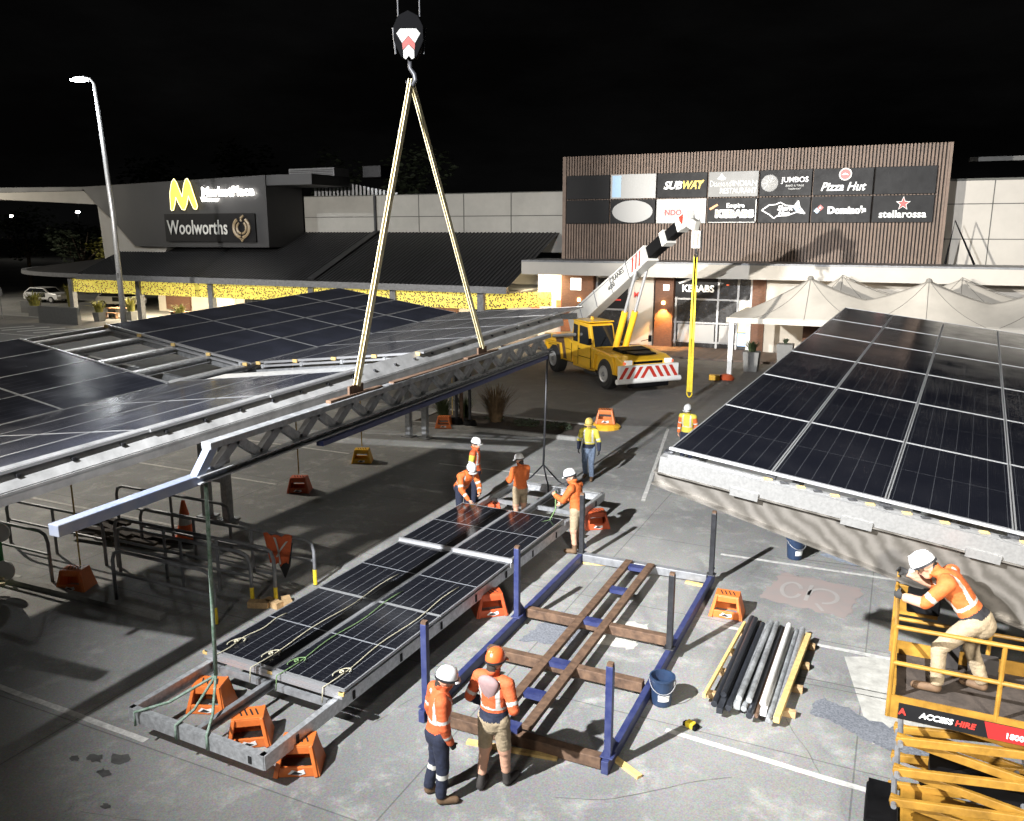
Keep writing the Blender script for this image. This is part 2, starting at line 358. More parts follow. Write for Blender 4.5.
def text(body, size, loc, m, parent, name='lettering', rot=(R(90), 0, 0), shear=0., fat=0., ext=.01, align='CENTER', width=None, world=True):
    cu = bpy.data.curves.new(name, 'FONT'); cu.body = body; cu.size = size; cu.extrude = ext; cu.shear = shear; cu.offset = fat
    cu.align_x = align; cu.align_y = 'CENTER'; cu.resolution_u = 3
    t = bpy.data.objects.new('tmp', cu); col.objects.link(t)
    dg = bpy.context.evaluated_depsgraph_get(); dg.update()
    me = bpy.data.meshes.new_from_object(t.evaluated_get(dg)); bpy.data.objects.remove(t); bpy.data.curves.remove(cu)
    me.materials.clear(); me.materials.append(M[m])
    if width:
        xs = [v.co.x for v in me.vertices]; w = max(xs) - min(xs)
        for v in me.vertices: v.co.x *= width / w
    o = bpy.data.objects.new(name, me); col.objects.link(o)
    T = Matrix.Translation(loc) @ Matrix.Rotation(rot[2], 4, 'Z') @ Matrix.Rotation(rot[0], 4, 'X')
    o.parent = parent
    o.matrix_local = (TR[parent.name].inverted() @ T) if world else T
    return o

# ------------------------------------------------------------------ camera and light
cam = bpy.data.cameras.new('camera'); co = bpy.data.objects.new('camera', cam); col.objects.link(co)
co.location = (0, 0, 7); co.rotation_euler = (R(90 - 12.2), 0, R(24.9))
cam.sensor_width = 36; cam.lens = 832 / 1024 * 36; cam.clip_end = 3000; sc.camera = co
w = bpy.data.worlds.new('World'); sc.world = w; w.use_nodes = True; nt = w.node_tree
sky = nt.nodes.new('ShaderNodeTexSky'); sky.sky_type = 'NISHITA'; sky.sun_disc = False
sky.sun_elevation = R(-4); sky.sun_rotation = R(200)
nt.links.new(sky.outputs['Color'], nt.nodes['Background'].inputs['Color'])
SKYS = .012
nt.nodes['Background'].inputs['Strength'].default_value = SKYS
bg2 = nt.nodes.new('ShaderNodeBackground'); ad = nt.nodes.new('ShaderNodeAddShader')   # faint glow of the town on thin cloud
cn = nt.nodes.new('ShaderNodeTexNoise'); cn.inputs['Scale'].default_value = 2.6; cn.inputs['Detail'].default_value = 7; cn.inputs['Roughness'].default_value = .6
ct = nt.nodes.new('ShaderNodeTexCoord'); cm = nt.nodes.new('ShaderNodeMapping'); cm.inputs['Scale'].default_value = (1, 1, 3)
nt.links.new(ct.outputs['Generated'], cm.inputs['Vector']); nt.links.new(cm.outputs['Vector'], cn.inputs['Vector'])
cr = nt.nodes.new('ShaderNodeMapRange'); cr.inputs['From Min'].default_value = .4; cr.inputs['From Max'].default_value = .75; cr.inputs['To Min'].default_value = .0010; cr.inputs['To Max'].default_value = .0042
nt.links.new(cn.outputs['Fac'], cr.inputs['Value']); nt.links.new(cr.outputs['Result'], bg2.inputs['Strength'])
nt.links.new(nt.nodes['Background'].outputs[0], ad.inputs[0]); nt.links.new(bg2.outputs[0], ad.inputs[1]); nt.links.new(ad.outputs[0], nt.nodes['World Output'].inputs['Surface'])
vs_ = sc.view_settings; sc.display_settings.display_device = 'sRGB'
vs_.view_transform = 'Standard'; vs_.look = 'None'; vs_.gamma = 1; vs_.exposure = 0; vs_.use_curve_mapping = False

def lamp(name, kind, loc, power, rgb=(1, 1, 1), size=.2, target=None, spot=None, blend=.4, sy=None):
    l = bpy.data.lights.new(name, kind); l.energy = power; l.color = rgb
    if kind in ('POINT', 'SPOT'): l.shadow_soft_size = size
    if kind == 'SPOT': l.spot_size = R(spot); l.spot_blend = blend
    if kind == 'AREA':
        l.size = size
        if sy: l.shape = 'RECTANGLE'; l.size_y = sy
    o = bpy.data.objects.new(name, l); col.objects.link(o); o.location = loc
    if target is not None:
        o.rotation_euler = (Vector(target) - Vector(loc)).to_track_quat('-Z', 'Y').to_euler()
    return o
lamp('unseen_floodlight', 'SPOT', (-9, -2, 12.5), 80000, (.97, .98, 1), .12, (5, 45, 0), 94, 1.0)
lamp('unseen_floodlight', 'SPOT', (-15.5, 9.7, 8.9), 80000, (1, .95, .87), .15, (-3, 50, 11), 42, .5)
lamp('unseen_floodlight', 'SPOT', (7, -5, 10), 27000, (1, .95, .87), .8, (0, 26, 0), 54, 1.0)
lamp('unseen_floodlight', 'SPOT', (-4, -6, 11), 3200, (1, .97, .92), .8, (-5, 10, 2), 60, 1.0)  # added soft fill with no visible source, softens the striped shade
lamp('unseen_floodlight', 'SPOT', (-38, 19, 16), 22000, (1, .92, .8), .2, (-19, 17, 0), 90, .8)
lamp('unseen_floodlight', 'SPOT', (-40, 15, 12), 36000, (1, .95, .88), .2, (-36, 55, 9), 62, .6)  # added unseen lamp that brightens the supermarket wall and roof
lamp('unseen_floodlight', 'SPOT', (-88, 38, 13), 16000, (1, .92, .78), .2, (-73, 52, 0), 110, .8)  # added unseen lamp that brightens the round roof end and parked car

# ------------------------------------------------------------------ ground
def sheet(name, x0, x1, y0, y1, z, m, rz=0):
    o = MB().add([(x0, y0, z), (x1, y0, z), (x1, y1, z), (x0, y1, z)], [(0, 1, 2, 3)]).build(name, m); return structure(o)
def poly(name, pts, z, m):
    return structure(MB().add([(x, y, z) for x, y in pts], [tuple(range(len(pts)))]).build(name, m))
sheet('ground', -700, 500, -60, 1200, 0, 'concrete')
poly('road', [(-140, 28.4), (-16.2, 28.4), (-9.2, 28.6), (-3, 30.5), (40, 31), (40, 45.8), (-140, 45.8)], .004, 'asphalt')
b = MB(); b.span(-22, 40, 45.8, 60, 0, .12); structure(b.build('footpath', 'path'))
def strip(pts, wd, z=.008, m='paint', name='road_marking'):
    b = MB(); p, q = Vector((*pts[0], 0)), Vector((*pts[1], 0)); d = (q - p).normalized(); n = Vector((-d.y, d.x, 0)) * wd / 2
    k = max(2, int((q - p).length / .35)); vs = []; fs = []
    for i in range(k + 1):
        c = p.lerp(q, i / k); a = random.uniform(.82, 1.05); e = random.uniform(.82, 1.05)
        vs += [(c.x - n.x * a, c.y - n.y * a, z), (c.x + n.x * e, c.y + n.y * e, z)]
    for i in range(k): fs.append((2 * i, 2 * i + 2, 2 * i + 3, 2 * i + 1))
    b.add(vs, fs); return structure(b.build(name, m))
for a, c in (((-15.5, 7.42), (-9.05, 7.3)), ((-2.5, 10.62), (1.5, 10.3)), ((-3.1, 17.65), (4, 17.85)), ((-2.4, 14.2), (4, 14.15)),
             ((-12.4, 21.4), (-8.7, 21.6)), ((-22, 13.9), (-15.4, 13.9)), ((-22, 17.6), (-15.5, 17.6)), ((-7.2, 28.9), (-5.7, 20.5)),
             ((-24, 21.2), (-15.6, 21.2)), ((-22, 10.3), (-16, 10.3))):
    strip((a, c), .11)
for k in range(6): strip(((-60 + k * 1.7, 38.6), (-58.8 + k * 1.7, 41.5)), .45)
strip(((-66, 37.4), (-48, 37.4)), .15)
def rough(name, pts, z, m, amp=.06):
    out = []
    for i in range(len(pts)):
        p, q = pts[i], pts[(i + 1) % len(pts)]; n = max(2, int(math.hypot(q[0] - p[0], q[1] - p[1]) / .09))
        for k in range(n):
            t = k / n; out.append((p[0] + (q[0] - p[0]) * t + random.uniform(-amp, amp), p[1] + (q[1] - p[1]) * t + random.uniform(-amp, amp)))
    poly(name, out, z, m)
poly('concrete_patch', [(-.32, 13.95), (.55, 14.35), (1.2, 12.3), (.2, 11.5)], .006, 'patch')
rough('concrete_patch', [(-5.5, 12.2), (-4.6, 12.35), (-4.4, 13.5), (-5.3, 13.5)], .006, 'gritp')
rough('concrete_patch', [(-4.4, 12.6), (-3.6, 12.7), (-3.6, 13.7), (-4.4, 13.6)], .006, 'patch')
rough('painted_patch', [(-1.1, 18.5), (.3, 18.0), (.1, 19.2), (-.9, 19.5)], .006, 'bluep')
# grit band
rough('grit_band', [(-.7, 12.0), (.2, 11.55), (1.6, 11.1), (3, 10.9), (3, 11.6), (1.4, 11.7), (.1, 12.15), (-.5, 12.5)], .007, 'gritp')
rough('painted_patch', [(-2.0, 15.7), (-.35, 15.5), (-.15, 17.0), (-1.75, 17.2)], .005, 'redp')
# two worn symbols painted on the red square
def ring(cx, cy, rx, ry, wd, a0=0, a1=360, z=.010, name='road_marking'):
    b = MB(); n = 22; vs = []; fs = []
    for i in range(n + 1):
        t = R(a0 + (a1 - a0) * i / n); vs += [(cx + rx * math.cos(t), cy + ry * math.sin(t), z), (cx + (rx - wd) * math.cos(t), cy + (ry - wd) * math.sin(t), z)]
    for i in range(n): fs.append((2 * i, 2 * i + 2, 2 * i + 3, 2 * i + 1))
    structure(b.add(vs, fs).build(name, 'faint'))
ring(-1.45, 16.35, .22, .42, .08, 20, 340); ring(-.85, 16.3, .3, .38, .08, -90, 190); strip(((-1.15, 15.95), (-1.1, 16.75)), .08, .010, 'faint'); strip(((-.95, 15.9), (-.8, 15.6)), .07, .010, 'faint')
def wander(p, ang, L, wd, m, name):
    pts = [Vector((*p, 0))]; a = ang
    for k in range(int(L / .15)): a += random.gauss(0, .09); pts.append(pts[-1] + Vector((math.cos(a), math.sin(a), 0)) * .15)
    b = MB(); vs = []; fs = []
    for i, q in enumerate(pts):
        d_ = (pts[min(i + 1, len(pts) - 1)] - pts[max(i - 1, 0)]).normalized(); n = Vector((-d_.y, d_.x, 0)) * wd * random.uniform(.3, 1) / 2
        vs += [(q.x - n.x, q.y - n.y, .0065), (q.x + n.x, q.y + n.y, .0065)]
    for i in range(len(pts) - 1): fs.append((2 * i, 2 * i + 2, 2 * i + 3, 2 * i + 1))
    structure(b.add(vs, fs).build(name, m))
random.seed(21)
for p, a_, L_ in (((-.3, 10.3), 1.9, 1.6), ((-3.4, 8.6), .4, 2.4), ((-8.6, 5.9), .3, 2.5), ((-6.4, 9.0), 1.2, 2.2), ((-2.2, 17.0), .2, 3), ((-6.9, 24.5), 1.4, 3)): wander(p, a_, L_, .009, 'joint', 'ground_crack')
# oil spots
random.seed(3)
for cx, cy, rr in ((-9.35, 6.72, .08), (-9.05, 6.86, .09), (-9.0, 6.55, .07), (-9.6, 6.6, .05), (-8.4, 6.1, .05)):
    pts = [(cx + rr * (1 + .5 * random.uniform(-1, 1)) * math.cos(t) * 1.5, cy + rr * (1 + .4 * random.uniform(-1, 1)) * math.sin(t)) for t in (2 * math.pi * i / 14 for i in range(14))]
    poly('oil_stain', pts, .007, 'oil')
strip(((-1.2, 12.95), (3, 13.05)), .025, .006, 'joint', 'ground_joint'); strip(((-1, 12.78), (3, 12.9)), .02, .006, 'joint', 'ground_joint')
strip(((-1.5, 18.1), (3, 18.5)), .03, .006, 'joint', 'ground_joint')

# planter bed with kerb
bed = [(-16, 25.6), (-9.6, 25.9), (-9.2, 26.6), (-9.7, 27.9), (-16, 28.0)]
b = MB()
for i in range(5):
    p, q = bed[i], bed[(i + 1) % 5]; b.beam((*p, .065), (*q, .065), .16, .13)
tag(b.build('planter_kerb', 'kerb'), 'low concrete kerb round the dark planter bed behind the workers', 'kerb')
structure(MB().prism([(x * .996 - .05, 26.8 + (y - 26.8) * .93) for x, y in bed], .0, .1).build('planter_soil', 'soil'))

def blades(b, cx, cy, z, n, h, spread, w=.02, mi=0, droop=.5):
    for i in range(n):
        a = random.uniform(0, 6.283); r0 = random.uniform(0, spread * .3); L = h * random.uniform(.6, 1.1); sp = random.uniform(.1, spread)
        x, y = cx + r0 * math.cos(a), cy + r0 * math.sin(a); p = []
        for k in range(4):
            t = k / 3; p.append(Vector((x + math.cos(a) * sp * t ** 1.6, y + math.sin(a) * sp * t ** 1.6, z + L * (t - droop * .35 * t ** 3))))
        n_ = Vector((-math.sin(a), math.cos(a), 0)); vs = []
        for k, q in enumerate(p):
            ww = w * (1 - .8 * k / 3); vs += [q - n_ * ww, q + n_ * ww]
        b.add(vs, [(0, 1, 3, 2), (2, 3, 5, 4), (4, 5, 7, 6)], mi)
def leaves(b, c, rad, n, s=.12, mi=0):
    for i in range(n):
        d = Vector((random.gauss(0, 1), random.gauss(0, 1), random.gauss(0, 1))).normalized() * random.random() ** .4
        p = Vector(c) + Vector((d.x * rad[0], d.y * rad[1], d.z * rad[2]))
        m3 = Matrix.Rotation(random.uniform(0, 6.28), 3, 'Z') @ Matrix.Rotation(random.uniform(-1.2, 1.2), 3, 'X')
        k = s * random.uniform(.6, 1.3)
        b.add([p + m3 @ Vector(v) * k for v in ((-.5, 0, 0), (0, -.28, .05), (.6, 0, 0), (0, .28, .05))], [(0, 1, 2, 3)], mi)
def tuft(x, y, h, sp, n, label, m='tuft'):
    e = empty('grass_tuft', (x, y, .1), 0, label, 'plant', 'plants in the planter bed')
    b = MB(); blades(b, 0, 0, 0, n, h, sp, .018); b.build('blades', m, e)
    b = MB(); leaves(b, (0, 0, .1), (sp * .5, sp * .5, .12), 60, .14); b.build('base_leaves', 'leaf_dark', e)
tuft(-13.2, 27.0, 1.5, .8, 420, 'large dry reddish grass tuft in the planter bed', 'tuft')
tuft(-15.2, 26.6, 1.1, .6, 220, 'thin green spiky plant in the planter bed beside the white posts', 'leaf_dim')
tuft(-14.6, 27.2, 1.0, .5, 180, 'small green clump beside the red standpipe', 'leaf_dim')
for x, sx_ in ((-11.8, .55), (-10.6, .6)):
    b = MB(); leaves(b, (0, 0, .14), (sx_, .35, .16), 170, .13)
    o = b.build('ground_shrub', 'leaf_dark', loc=None); o.location = (x, 26.7, .1)
    tag(o, 'low dark ground shrub beside the big grass tuft' if x < -11 else 'low dark ground shrub at the road end of the planter bed', 'shrub', 'plants in the planter bed')
e = empty('standpipe', (-14.2, 26.2, 0), 0, 'thin red standpipe with a round red valve standing at the planter bed', 'standpipe')
b = MB(); b.tube([(0, 0, 0), (0, 0, 1.75)], .07, 10); b.build('pipe', 'rust', e)
b = MB(); b.tube([(0, 0, 1.7), (.45, .05, 1.75)], .05, 8); b.lathe([(.02, -.05), (.16, -.04), (.17, .04), (.02, .05)], (.5, .05, 1.75), 14, T=Matrix.Rotation(R(90), 4, 'Y')); b.build('valve', 'red_pl', e)

for x_, y_, lab_ in ((-14.35, 26.1, 'left thin dark prop post with a black foot before the planter bed'), (-13.75, 26.0, 'right thin dark prop post with a black foot before the planter bed')):
    e = empty('prop_post', (x_, y_, 0), 0, lab_, 'post', 'prop posts by the planter bed')
    b = MB(); b.tube([(0, 0, 0), (0, 0, 3.7)], .06, 8); b.build('post', 'dark_steel', e)
    b = MB(); b.lathe([(.24, 0), (.26, .1), (.2, .3), (.08, .32)], n=14); b.build('foot', 'black', e)
# ------------------------------------------------------------------ solar panels
def make_panel(name, W, L, m, th=.04):
    b = MB(); f = .016
    b.add([(-W / 2 + f, -L / 2 + f, 0), (W / 2 - f, -L / 2 + f, 0), (W / 2 - f, L / 2 - f, 0), (-W / 2 + f, L / 2 - f, 0)], [(0, 1, 2, 3)])
    b.add([(-W / 2 + f, -L / 2 + f, -th), (-W / 2 + f, L / 2 - f, -th), (W / 2 - f, L / 2 - f, -th), (W / 2 - f, -L / 2 + f, -th)], [(0, 1, 2, 3)], 1)
    for x0, x1, y0, y1 in ((-W / 2, -W / 2 + f, -L / 2, L / 2), (W / 2 - f, W / 2, -L / 2, L / 2), (-W / 2 + f, W / 2 - f, -L / 2, -L / 2 + f), (-W / 2 + f, W / 2 - f, L / 2 - f, L / 2)):
        b.span(x0, x1, y0, y1, -th, .004, 2)
    me = b.build(name, [m, 'galv_dull', 'pvframe'], None).data
    o = [o for o in col.objects if o.data == me][0]; bpy.data.objects.remove(o)
    return me
PV = make_panel('solar_panel', PW, PL, 'pv'); PVL = make_panel('solar_panel', PW, PL, 'pv_left'); PVR = make_panel('solar_panel', 1.316, 2.666, 'pv'); PVG = make_panel('solar_panel_ground', 1.27, 2.54, 'pv_ground')
def put_panel(me, parent, c, ex, ey):
    """panel centred at world c with long side along ey, short side along ex"""
    ex = Vector(ex).normalized(); ez = ex.cross(Vector(ey)).normalized(); ey = ez.cross(ex)
    T = Matrix((ex.to_4d(), ey.to_4d(), ez.to_4d(), (0, 0, 0, 1))).transposed(); T[3] = (0, 0, 0, 1)
    for i in range(3): T[i][3] = c[i]
    o = bpy.data.objects.new('solar_panel', me); col.objects.link(o); o.parent = parent
    o.matrix_local = TR[parent.name].inverted() @ T; return o

# --- left canopy: valley gutter with two wings rising from it
can = empty('solar_canopy', (-14.95, 14.8, 0), 0, 'large butterfly solar car park canopy on the left with missing panels', 'solar canopy')
def valley(Y): return Vector((-15.0 + .02 * (Y - 12), Y, 3.36 + .035 * (Y - 12)))
def lhigh(Y): return Vector((-20.0, Y, 4.12 + .035 * (Y - 12)))
def rhigh(Y): return Vector((-9.98 + .004 * (Y - 12), Y, 3.95 + .019 * (Y - 10)))
def wing(hi, s, Y, dz=0):
    p = valley(Y).lerp(hi(Y), s); p.z += dz; return p
def wing_panel(hi, i, Y0, flip=1):
    s = (i + .5) / 4 * .995 + .003; c = wing(hi, s, Y0 + 1.32, .17)
    ex = (hi(Y0 + 1.31) - valley(Y0 + 1.31)) * flip; ey = wing(hi, s, Y0 + 2) - wing(hi, s, Y0 + 1)
    put_panel(PVL, can, c, ex, ey)
for r in range(5):
    for i in range(4):
        wing_panel(lhigh, i, [3.02, 5.68, 8.34, 11.0, 0][r] if r < 4 else .36, -1)
for r in range(4):
    for i in range(4): wing_panel(lhigh, i, 16.3 + 2.665 * r, -1)
for Y0 in (.45, 6.06, 8.7, 11.34, 16.55, 19.2, 21.85, 24.5):
    for i in range(4): wing_panel(rhigh, i, Y0, 1)
# structure of the wings: rafters (across), purlins (along)
def chan(b, p, q, w, h, up=(0, 0, 1), t=.02, side=1, mi=0):
    """C channel: web plus two flanges"""
    p, q = Vector(p), Vector(q); d = (q - p).normalized(); u = Vector(up); r = d.cross(u).normalized(); u = r.cross(d).normalized(); b.g = 'new'
    b.beam(p, q, t, h, u, mi)
    for sgn in (-1, 1):
        o = u * sgn * (h / 2 - t / 2) + r * side * (w / 2 + t / 2); b.beam(p + o, q + o, w, t, u, mi)
    b.g = None
raft = MB()
for Y in (1.7, 4.4, 8.2, 10.95, 13.55, 16.35, 18.8, 21.5, 24.2, 26.8): 
    if 16 > Y > 13.6 or 1: raft.beam(wing(lhigh, 0, Y, -.06), wing(lhigh, 1, Y, -.02), .1, .22)
for Y in (1.7, 8.2, 10.95, 14.3, 15.3, 16.4, 18.9, 21.6, 24.4, 26.8): raft.beam(wing(rhigh, 0, Y, -.12), wing(rhigh, .985, Y, -.12), .1, .2)
raft.each('rafter', 'galv_dull', can, world=True)
pur = MB()
for k in range(5):
    s = (.06, .28, .51, .75, .97)[k]
    for y0, y1 in ((.3, 13.62), (16.2, 26.95)): pur.beam(wing(lhigh, s, y0, .08), wing(lhigh, s, y1, .08), .07, .13)
    pur.beam(wing(lhigh, s, 13.62, .05), wing(lhigh, s, 16.2, .05), .34, .035, mi=0)
    chan(pur, wing(lhigh, s, 13.62, .0), wing(lhigh, s, 16.2, .0), .1, .16)
for s in (.05, .3, .55, .8):
    for y0, y1 in ((.3, 3.2), (6.0, 14.3), (16.4, 27.0)): pur.beam(wing(rhigh, s, y0, .06), wing(rhigh, s, y1, .06), .07, .1)
pur.each('purlin', 'galv', can, world=True)
# white module end rails across each wing at the gap
rl = MB()
for Y, hi in ((16.24, lhigh), (13.68, lhigh)):
    for dz, dy in ((.16, 0), (.06, -.04)): rl.beam(wing(hi, .01, Y + dy, dz), wing(hi, 1.0, Y + dy, dz), .05, .05)
for dz, dy in ((.15, 0), (.06, -.04)): rl.beam(wing(rhigh, .05, 16.5 + dy, dz), wing(rhigh, .97, 16.5 + dy, dz), .05, .05)
rl.each('module_end_rail', 'alu', can, world=True)
cp = MB()
for hi, Y in ((lhigh, 16.2), (rhigh, 16.46)):
    for s in (.02, .26, .5, .74, .985): cp.box(wing(hi, s, Y - .03, .15), (.13, .03, .08))
cp.each('end_cap', 'timber_y', can, world=True)
dk = MB(); vs = []; n = 20                # bare ribbed deck where right-wing panels are still missing
for k in range(2 * n + 1):
    y0 = 14.0 + 1.25 * k / (2 * n); vs += [wing(rhigh, .03, y0, .06 + .03 * (k % 2)), wing(rhigh, .97, y0, .06 + .03 * (k % 2))]
dk.add(vs, [(2 * k, 2 * k + 1, 2 * k + 3, 2 * k + 2) for k in range(2 * n)]); dk.build('metal_deck', 'galv_dull', can, world=True)
gt = MB(); chan(gt, valley(.3) + Vector((0, 0, -.02)), valley(27) + Vector((0, 0, -.02)), .16, .2, (1, 0, 0)); gt.beam(valley(.3) + Vector((.03, 0, .1)), valley(27) + Vector((.03, 0, .1)), .1, .05)
gt.build('gutter', 'dark_steel', can, world=True)
ed = MB()                                    # bright folded edge channel on the right-hand side
def redge(Y, dx=0, dz=0): p = rhigh(Y); return p + Vector((dx, 0, dz))
ed.add([redge(y_, x_, z_) for y_ in (.3, 25.2) for x_, z_ in ((.06, -.08), (-.14, .19), (-.17, .16), (.03, -.11))], [(0, 1, 5, 4), (1, 2, 6, 5), (2, 3, 7, 6), (3, 0, 4, 7), (3, 2, 1, 0), (4, 5, 6, 7)])
ed.beam(redge(.3, .045, -.12), redge(25.2, .045, -.12), .06, .05); ed.beam(redge(.3, .05, -.19), redge(25.2, .05, -.19), .05, .12)
ed.build('edge_channel', 'galv_white', can, world=True)
bt = MB()
for k in range(30): bt.box(redge(1 + k * .8, -.02, .065), (.05, .05, .04))
bt.build('edge_bolts', 'dark_steel', can, world=True)
hf = MB(); hf.beam(lhigh(.3) + Vector((-.05, 0, .0)), lhigh(27) + Vector((-.05, 0, .0)), .05, .26); hf.build('rear_edge_channel', 'galv', can, world=True)
for Y in (5.5, 14.8, 24.0):
    c_ = MB(); v = valley(Y)
    for dx in (-.33, .33): c_.span(v.x + dx - .09, v.x + dx + .09, Y - .1, Y + .1, 0, v.z - .1)
    c_.span(v.x - .25, v.x + .25, Y - .05, Y + .05, .95, 1.15)
    for dx in (-.33, .33): c_.span(v.x + dx - .2, v.x + dx + .2, Y - .2, Y + .2, 0, .03)
    c_.beam((v.x - 4.6, Y, v.z + .35), (v.x, Y, v.z - .3), .14, .14, h2=.5); c_.beam((v.x + 4.6, Y, v.z + .22), (v.x, Y, v.z - .3), .14, .14, h2=.5)
    c_.build('support_column', 'galv_dull', can, world=True)

# --- right canopy
ya = R(-3.75); ex0 = Vector((math.cos(ya), math.sin(ya), -.115)).normalized(); ey0 = Vector((-math.sin(ya), math.cos(ya), .0363)).normalized()
ez0 = ex0.cross(ey0).normalized(); ey0 = ez0.cross(ex0)
T = Matrix.Identity(4)
for i in range(3): T[i][0], T[i][1], T[i][2], T[i][3] = ex0[i], ey0[i], ez0[i], (-2.57, 10.56, 4.2)[i]
rc = empty('solar_canopy', label='solar car park canopy on the right on a bright galvanised tapered beam', cat='solar canopy', mtx=T)
for r in range(6):
    for i in range(5):
        o = bpy.data.objects.new('solar_panel', PVR); col.objects.link(o); o.parent = rc
        o.matrix_local = Matrix.Translation((.655 + 1.332 * i, 1.325 + 2.68 * r, 0))
b = MB(); b.span(-.02, 6.75, -.04, -.005, -.03, .006)
for i in range(6): b.span(1.332 * i - .025, 1.332 * i + .005, 0, 16.05, -.09, -.045)
b.each('panel_rail', 'alu', rc)
b = MB(); b.span(-.06, 6.9, -.26, -.21, -.285, -.07); b.span(-.06, 6.9, -.21, -.06, -.10, -.07); b.span(-.06, 6.9, -.21, -.1, -.285, -.26)
b.build('edge_channel', 'galv_bright', rc)
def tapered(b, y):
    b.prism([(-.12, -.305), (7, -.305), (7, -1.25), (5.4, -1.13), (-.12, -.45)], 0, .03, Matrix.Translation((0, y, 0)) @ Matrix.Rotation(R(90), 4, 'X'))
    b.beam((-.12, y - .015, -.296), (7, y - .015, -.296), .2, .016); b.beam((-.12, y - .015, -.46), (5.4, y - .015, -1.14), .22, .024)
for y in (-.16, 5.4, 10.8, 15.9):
    b = MB(); tapered(b, y); b.build('tapered_rafter', 'galv_reflect', rc)
b = MB()
for k in range(5): b.span(.9 + 1.332 * k, 1.25 + 1.332 * k, -.285, -.262, -.34, -.24)
b.each('splice_plate', 'galv_bright', rc)
b = MB()
for k in range(6): b.span(1.332 * k - .07, 1.332 * k + .05, -.1, .02, -.068, -.043)
b.each('clamp', 'dark_steel', rc)
b = MB()
for k in range(22): b.box((1.3 + .2 * k, -.12, -.064), (.1, .06, .008), R(25), mi=k % 2)
b.build('hazard_tape', ['timber_y', 'dark_steel'], rc)
b = MB()
for y in (2.68, 8, 13.4):
    b.beam((0, y, -.1), (6.7, y, -.1), .08, .12)
for x in (.3, 1.6, 3, 4.3, 5.7): b.beam((x, 0, -.2), (x, 16, -.2), .09, .16)
b.each('purlin', 'galv_dull', rc)
b = MB()
for y in (2.6, 13.2): b.tube([(6.6, y, -.4), (7.1, y, -4.3)], .16, 12)
b.each('support_column', 'galv_dull', rc)
b = MB()
for x, y in ((3.55, 2.0), (3.8, 2.1)): b.tube([(x, y, -.35), (x - .12, y, -1.75)], .05, 10)
b.each('prop_tube', 'galv_bright', rc)
# tag on the lower flange
# ------------------------------------------------------------------ spreader truss hanging over the ground module
TX = -8.2
def tp(Y, z): return (TX, Y, z)
def zb(Y): return 3.78 + .0118 * (Y - 7.85)
sp = empty('spreader_truss', (TX, 13.6, 3.8), 0, 'long steel spreader truss with blue lower tube hanging from pale yellow slings', 'spreader truss')
b = MB()
b.beam(tp(8.0, zb(8) + .42), tp(19.9, zb(19.9) + .42), .17, .095); b.build('top_chord', 'galv_dull', sp, world=True, bevel=.008)
b = MB(); chan(b, tp(7.75, zb(7.75) + .02), tp(19.95, zb(19.95) + .02), .1, .11, t=.018)
b.build('bottom_chord', 'galv_dull', sp, world=True)
b = MB()
for k in range(60): b.box(tp(7.9 + .2 * k, zb(7.9 + .2 * k) + .03) , (.06, .035, .035))
b.build('bolt_holes', 'void', sp, world=True)
n = 26; L = 11.6 / n
for k in range(n):
    y0 = 8.1 + k * L; y1 = y0 + L
    a, c = (.07, .39) if k % 2 == 0 else (.39, .07)
    o = MB().beam(tp(y0, zb(y0) + a), tp(y1, zb(y1) + c), .13, .1, (1, 0, 0)).build('web_bar', 'galv_dull' if k % 2 else 'grey_steel', sp, world=True)
b = MB(); b.beam(tp(7.78, zb(7.8) + .03), tp(8.12, zb(8.1) + .42), .12, .12, (1, 0, 0)); b.build('end_strut', 'pale_blue', sp, world=True)
b = MB(); b.beam((TX - .03, 5.74, 3.77), (TX - .03, 8.3, 3.79), .16, .14); b.build('end_tube', 'pale_blue', sp, world=True, bevel=.01)
b = MB(); b.beam((TX + .06, 10.3, zb(10) - .1), (TX + .06, 19.6, zb(19.6) - .1), .14, .09); b.build('blue_tube', 'blue_steel', sp, world=True, bevel=.01)
for Y in (11.4, 16.1):
    b = MB(); b.beam(tp(Y - .75, zb(Y) + .48), tp(Y + .75, zb(Y) + .48), .1, .05); b.span(TX - .02, TX + .02, Y - .2, Y + .2, zb(Y) + .5, zb(Y) + .64); b.build('lug_plate', 'rust', sp, world=True)
b = MB(); b.beam(tp(12.5, zb(13) + .475), tp(15.5, zb(15) + .475), .12, .025); b.build('rust_plate', 'rust', sp, world=True)
HK = Vector((TX, 13.4, 9.62))
def ribbon(b, p, q, w, up=(1, 0, 0), t=.012): b.beam(p, q, w, t, up)
for i, (Y, lab) in enumerate(((11.4, 'pale yellow lifting sling on the nearer side of the hook, flat and wide'), (16.1, 'pale yellow lifting sling on the far side of the hook'))):
    b = MB(); ribbon(b, HK + Vector((0, 0, -.02)), tp(Y, zb(Y) + .62), .13 if i == 0 else .11); ribbon(b, HK + Vector((.03, .02, -.02)), (TX + .03, Y + .04, zb(Y) + .62), .1)
    tag(b.build('lifting_sling', 'strap'), lab, 'sling', 'slings holding the spreader truss')
hk = empty('hook_block', HK + Vector((0, 0, -.02)), 0, 'black crane hook block with a red and white chevron hanging on wire ropes', 'hook block')
b = MB(); Tn = Matrix.Rotation(R(24.9), 4, 'Z') @ Matrix.Rotation(R(90), 4, 'X')
b.prism([(-.16, .42), (.16, .42), (.30, .72), (.30, 1.0), (.2, 1.2), (0, 1.3), (-.2, 1.2), (-.30, 1.0), (-.30, .72)], -.16, .16, Tn); b.build('block_body', 'dimmed', hk, bevel=.015)
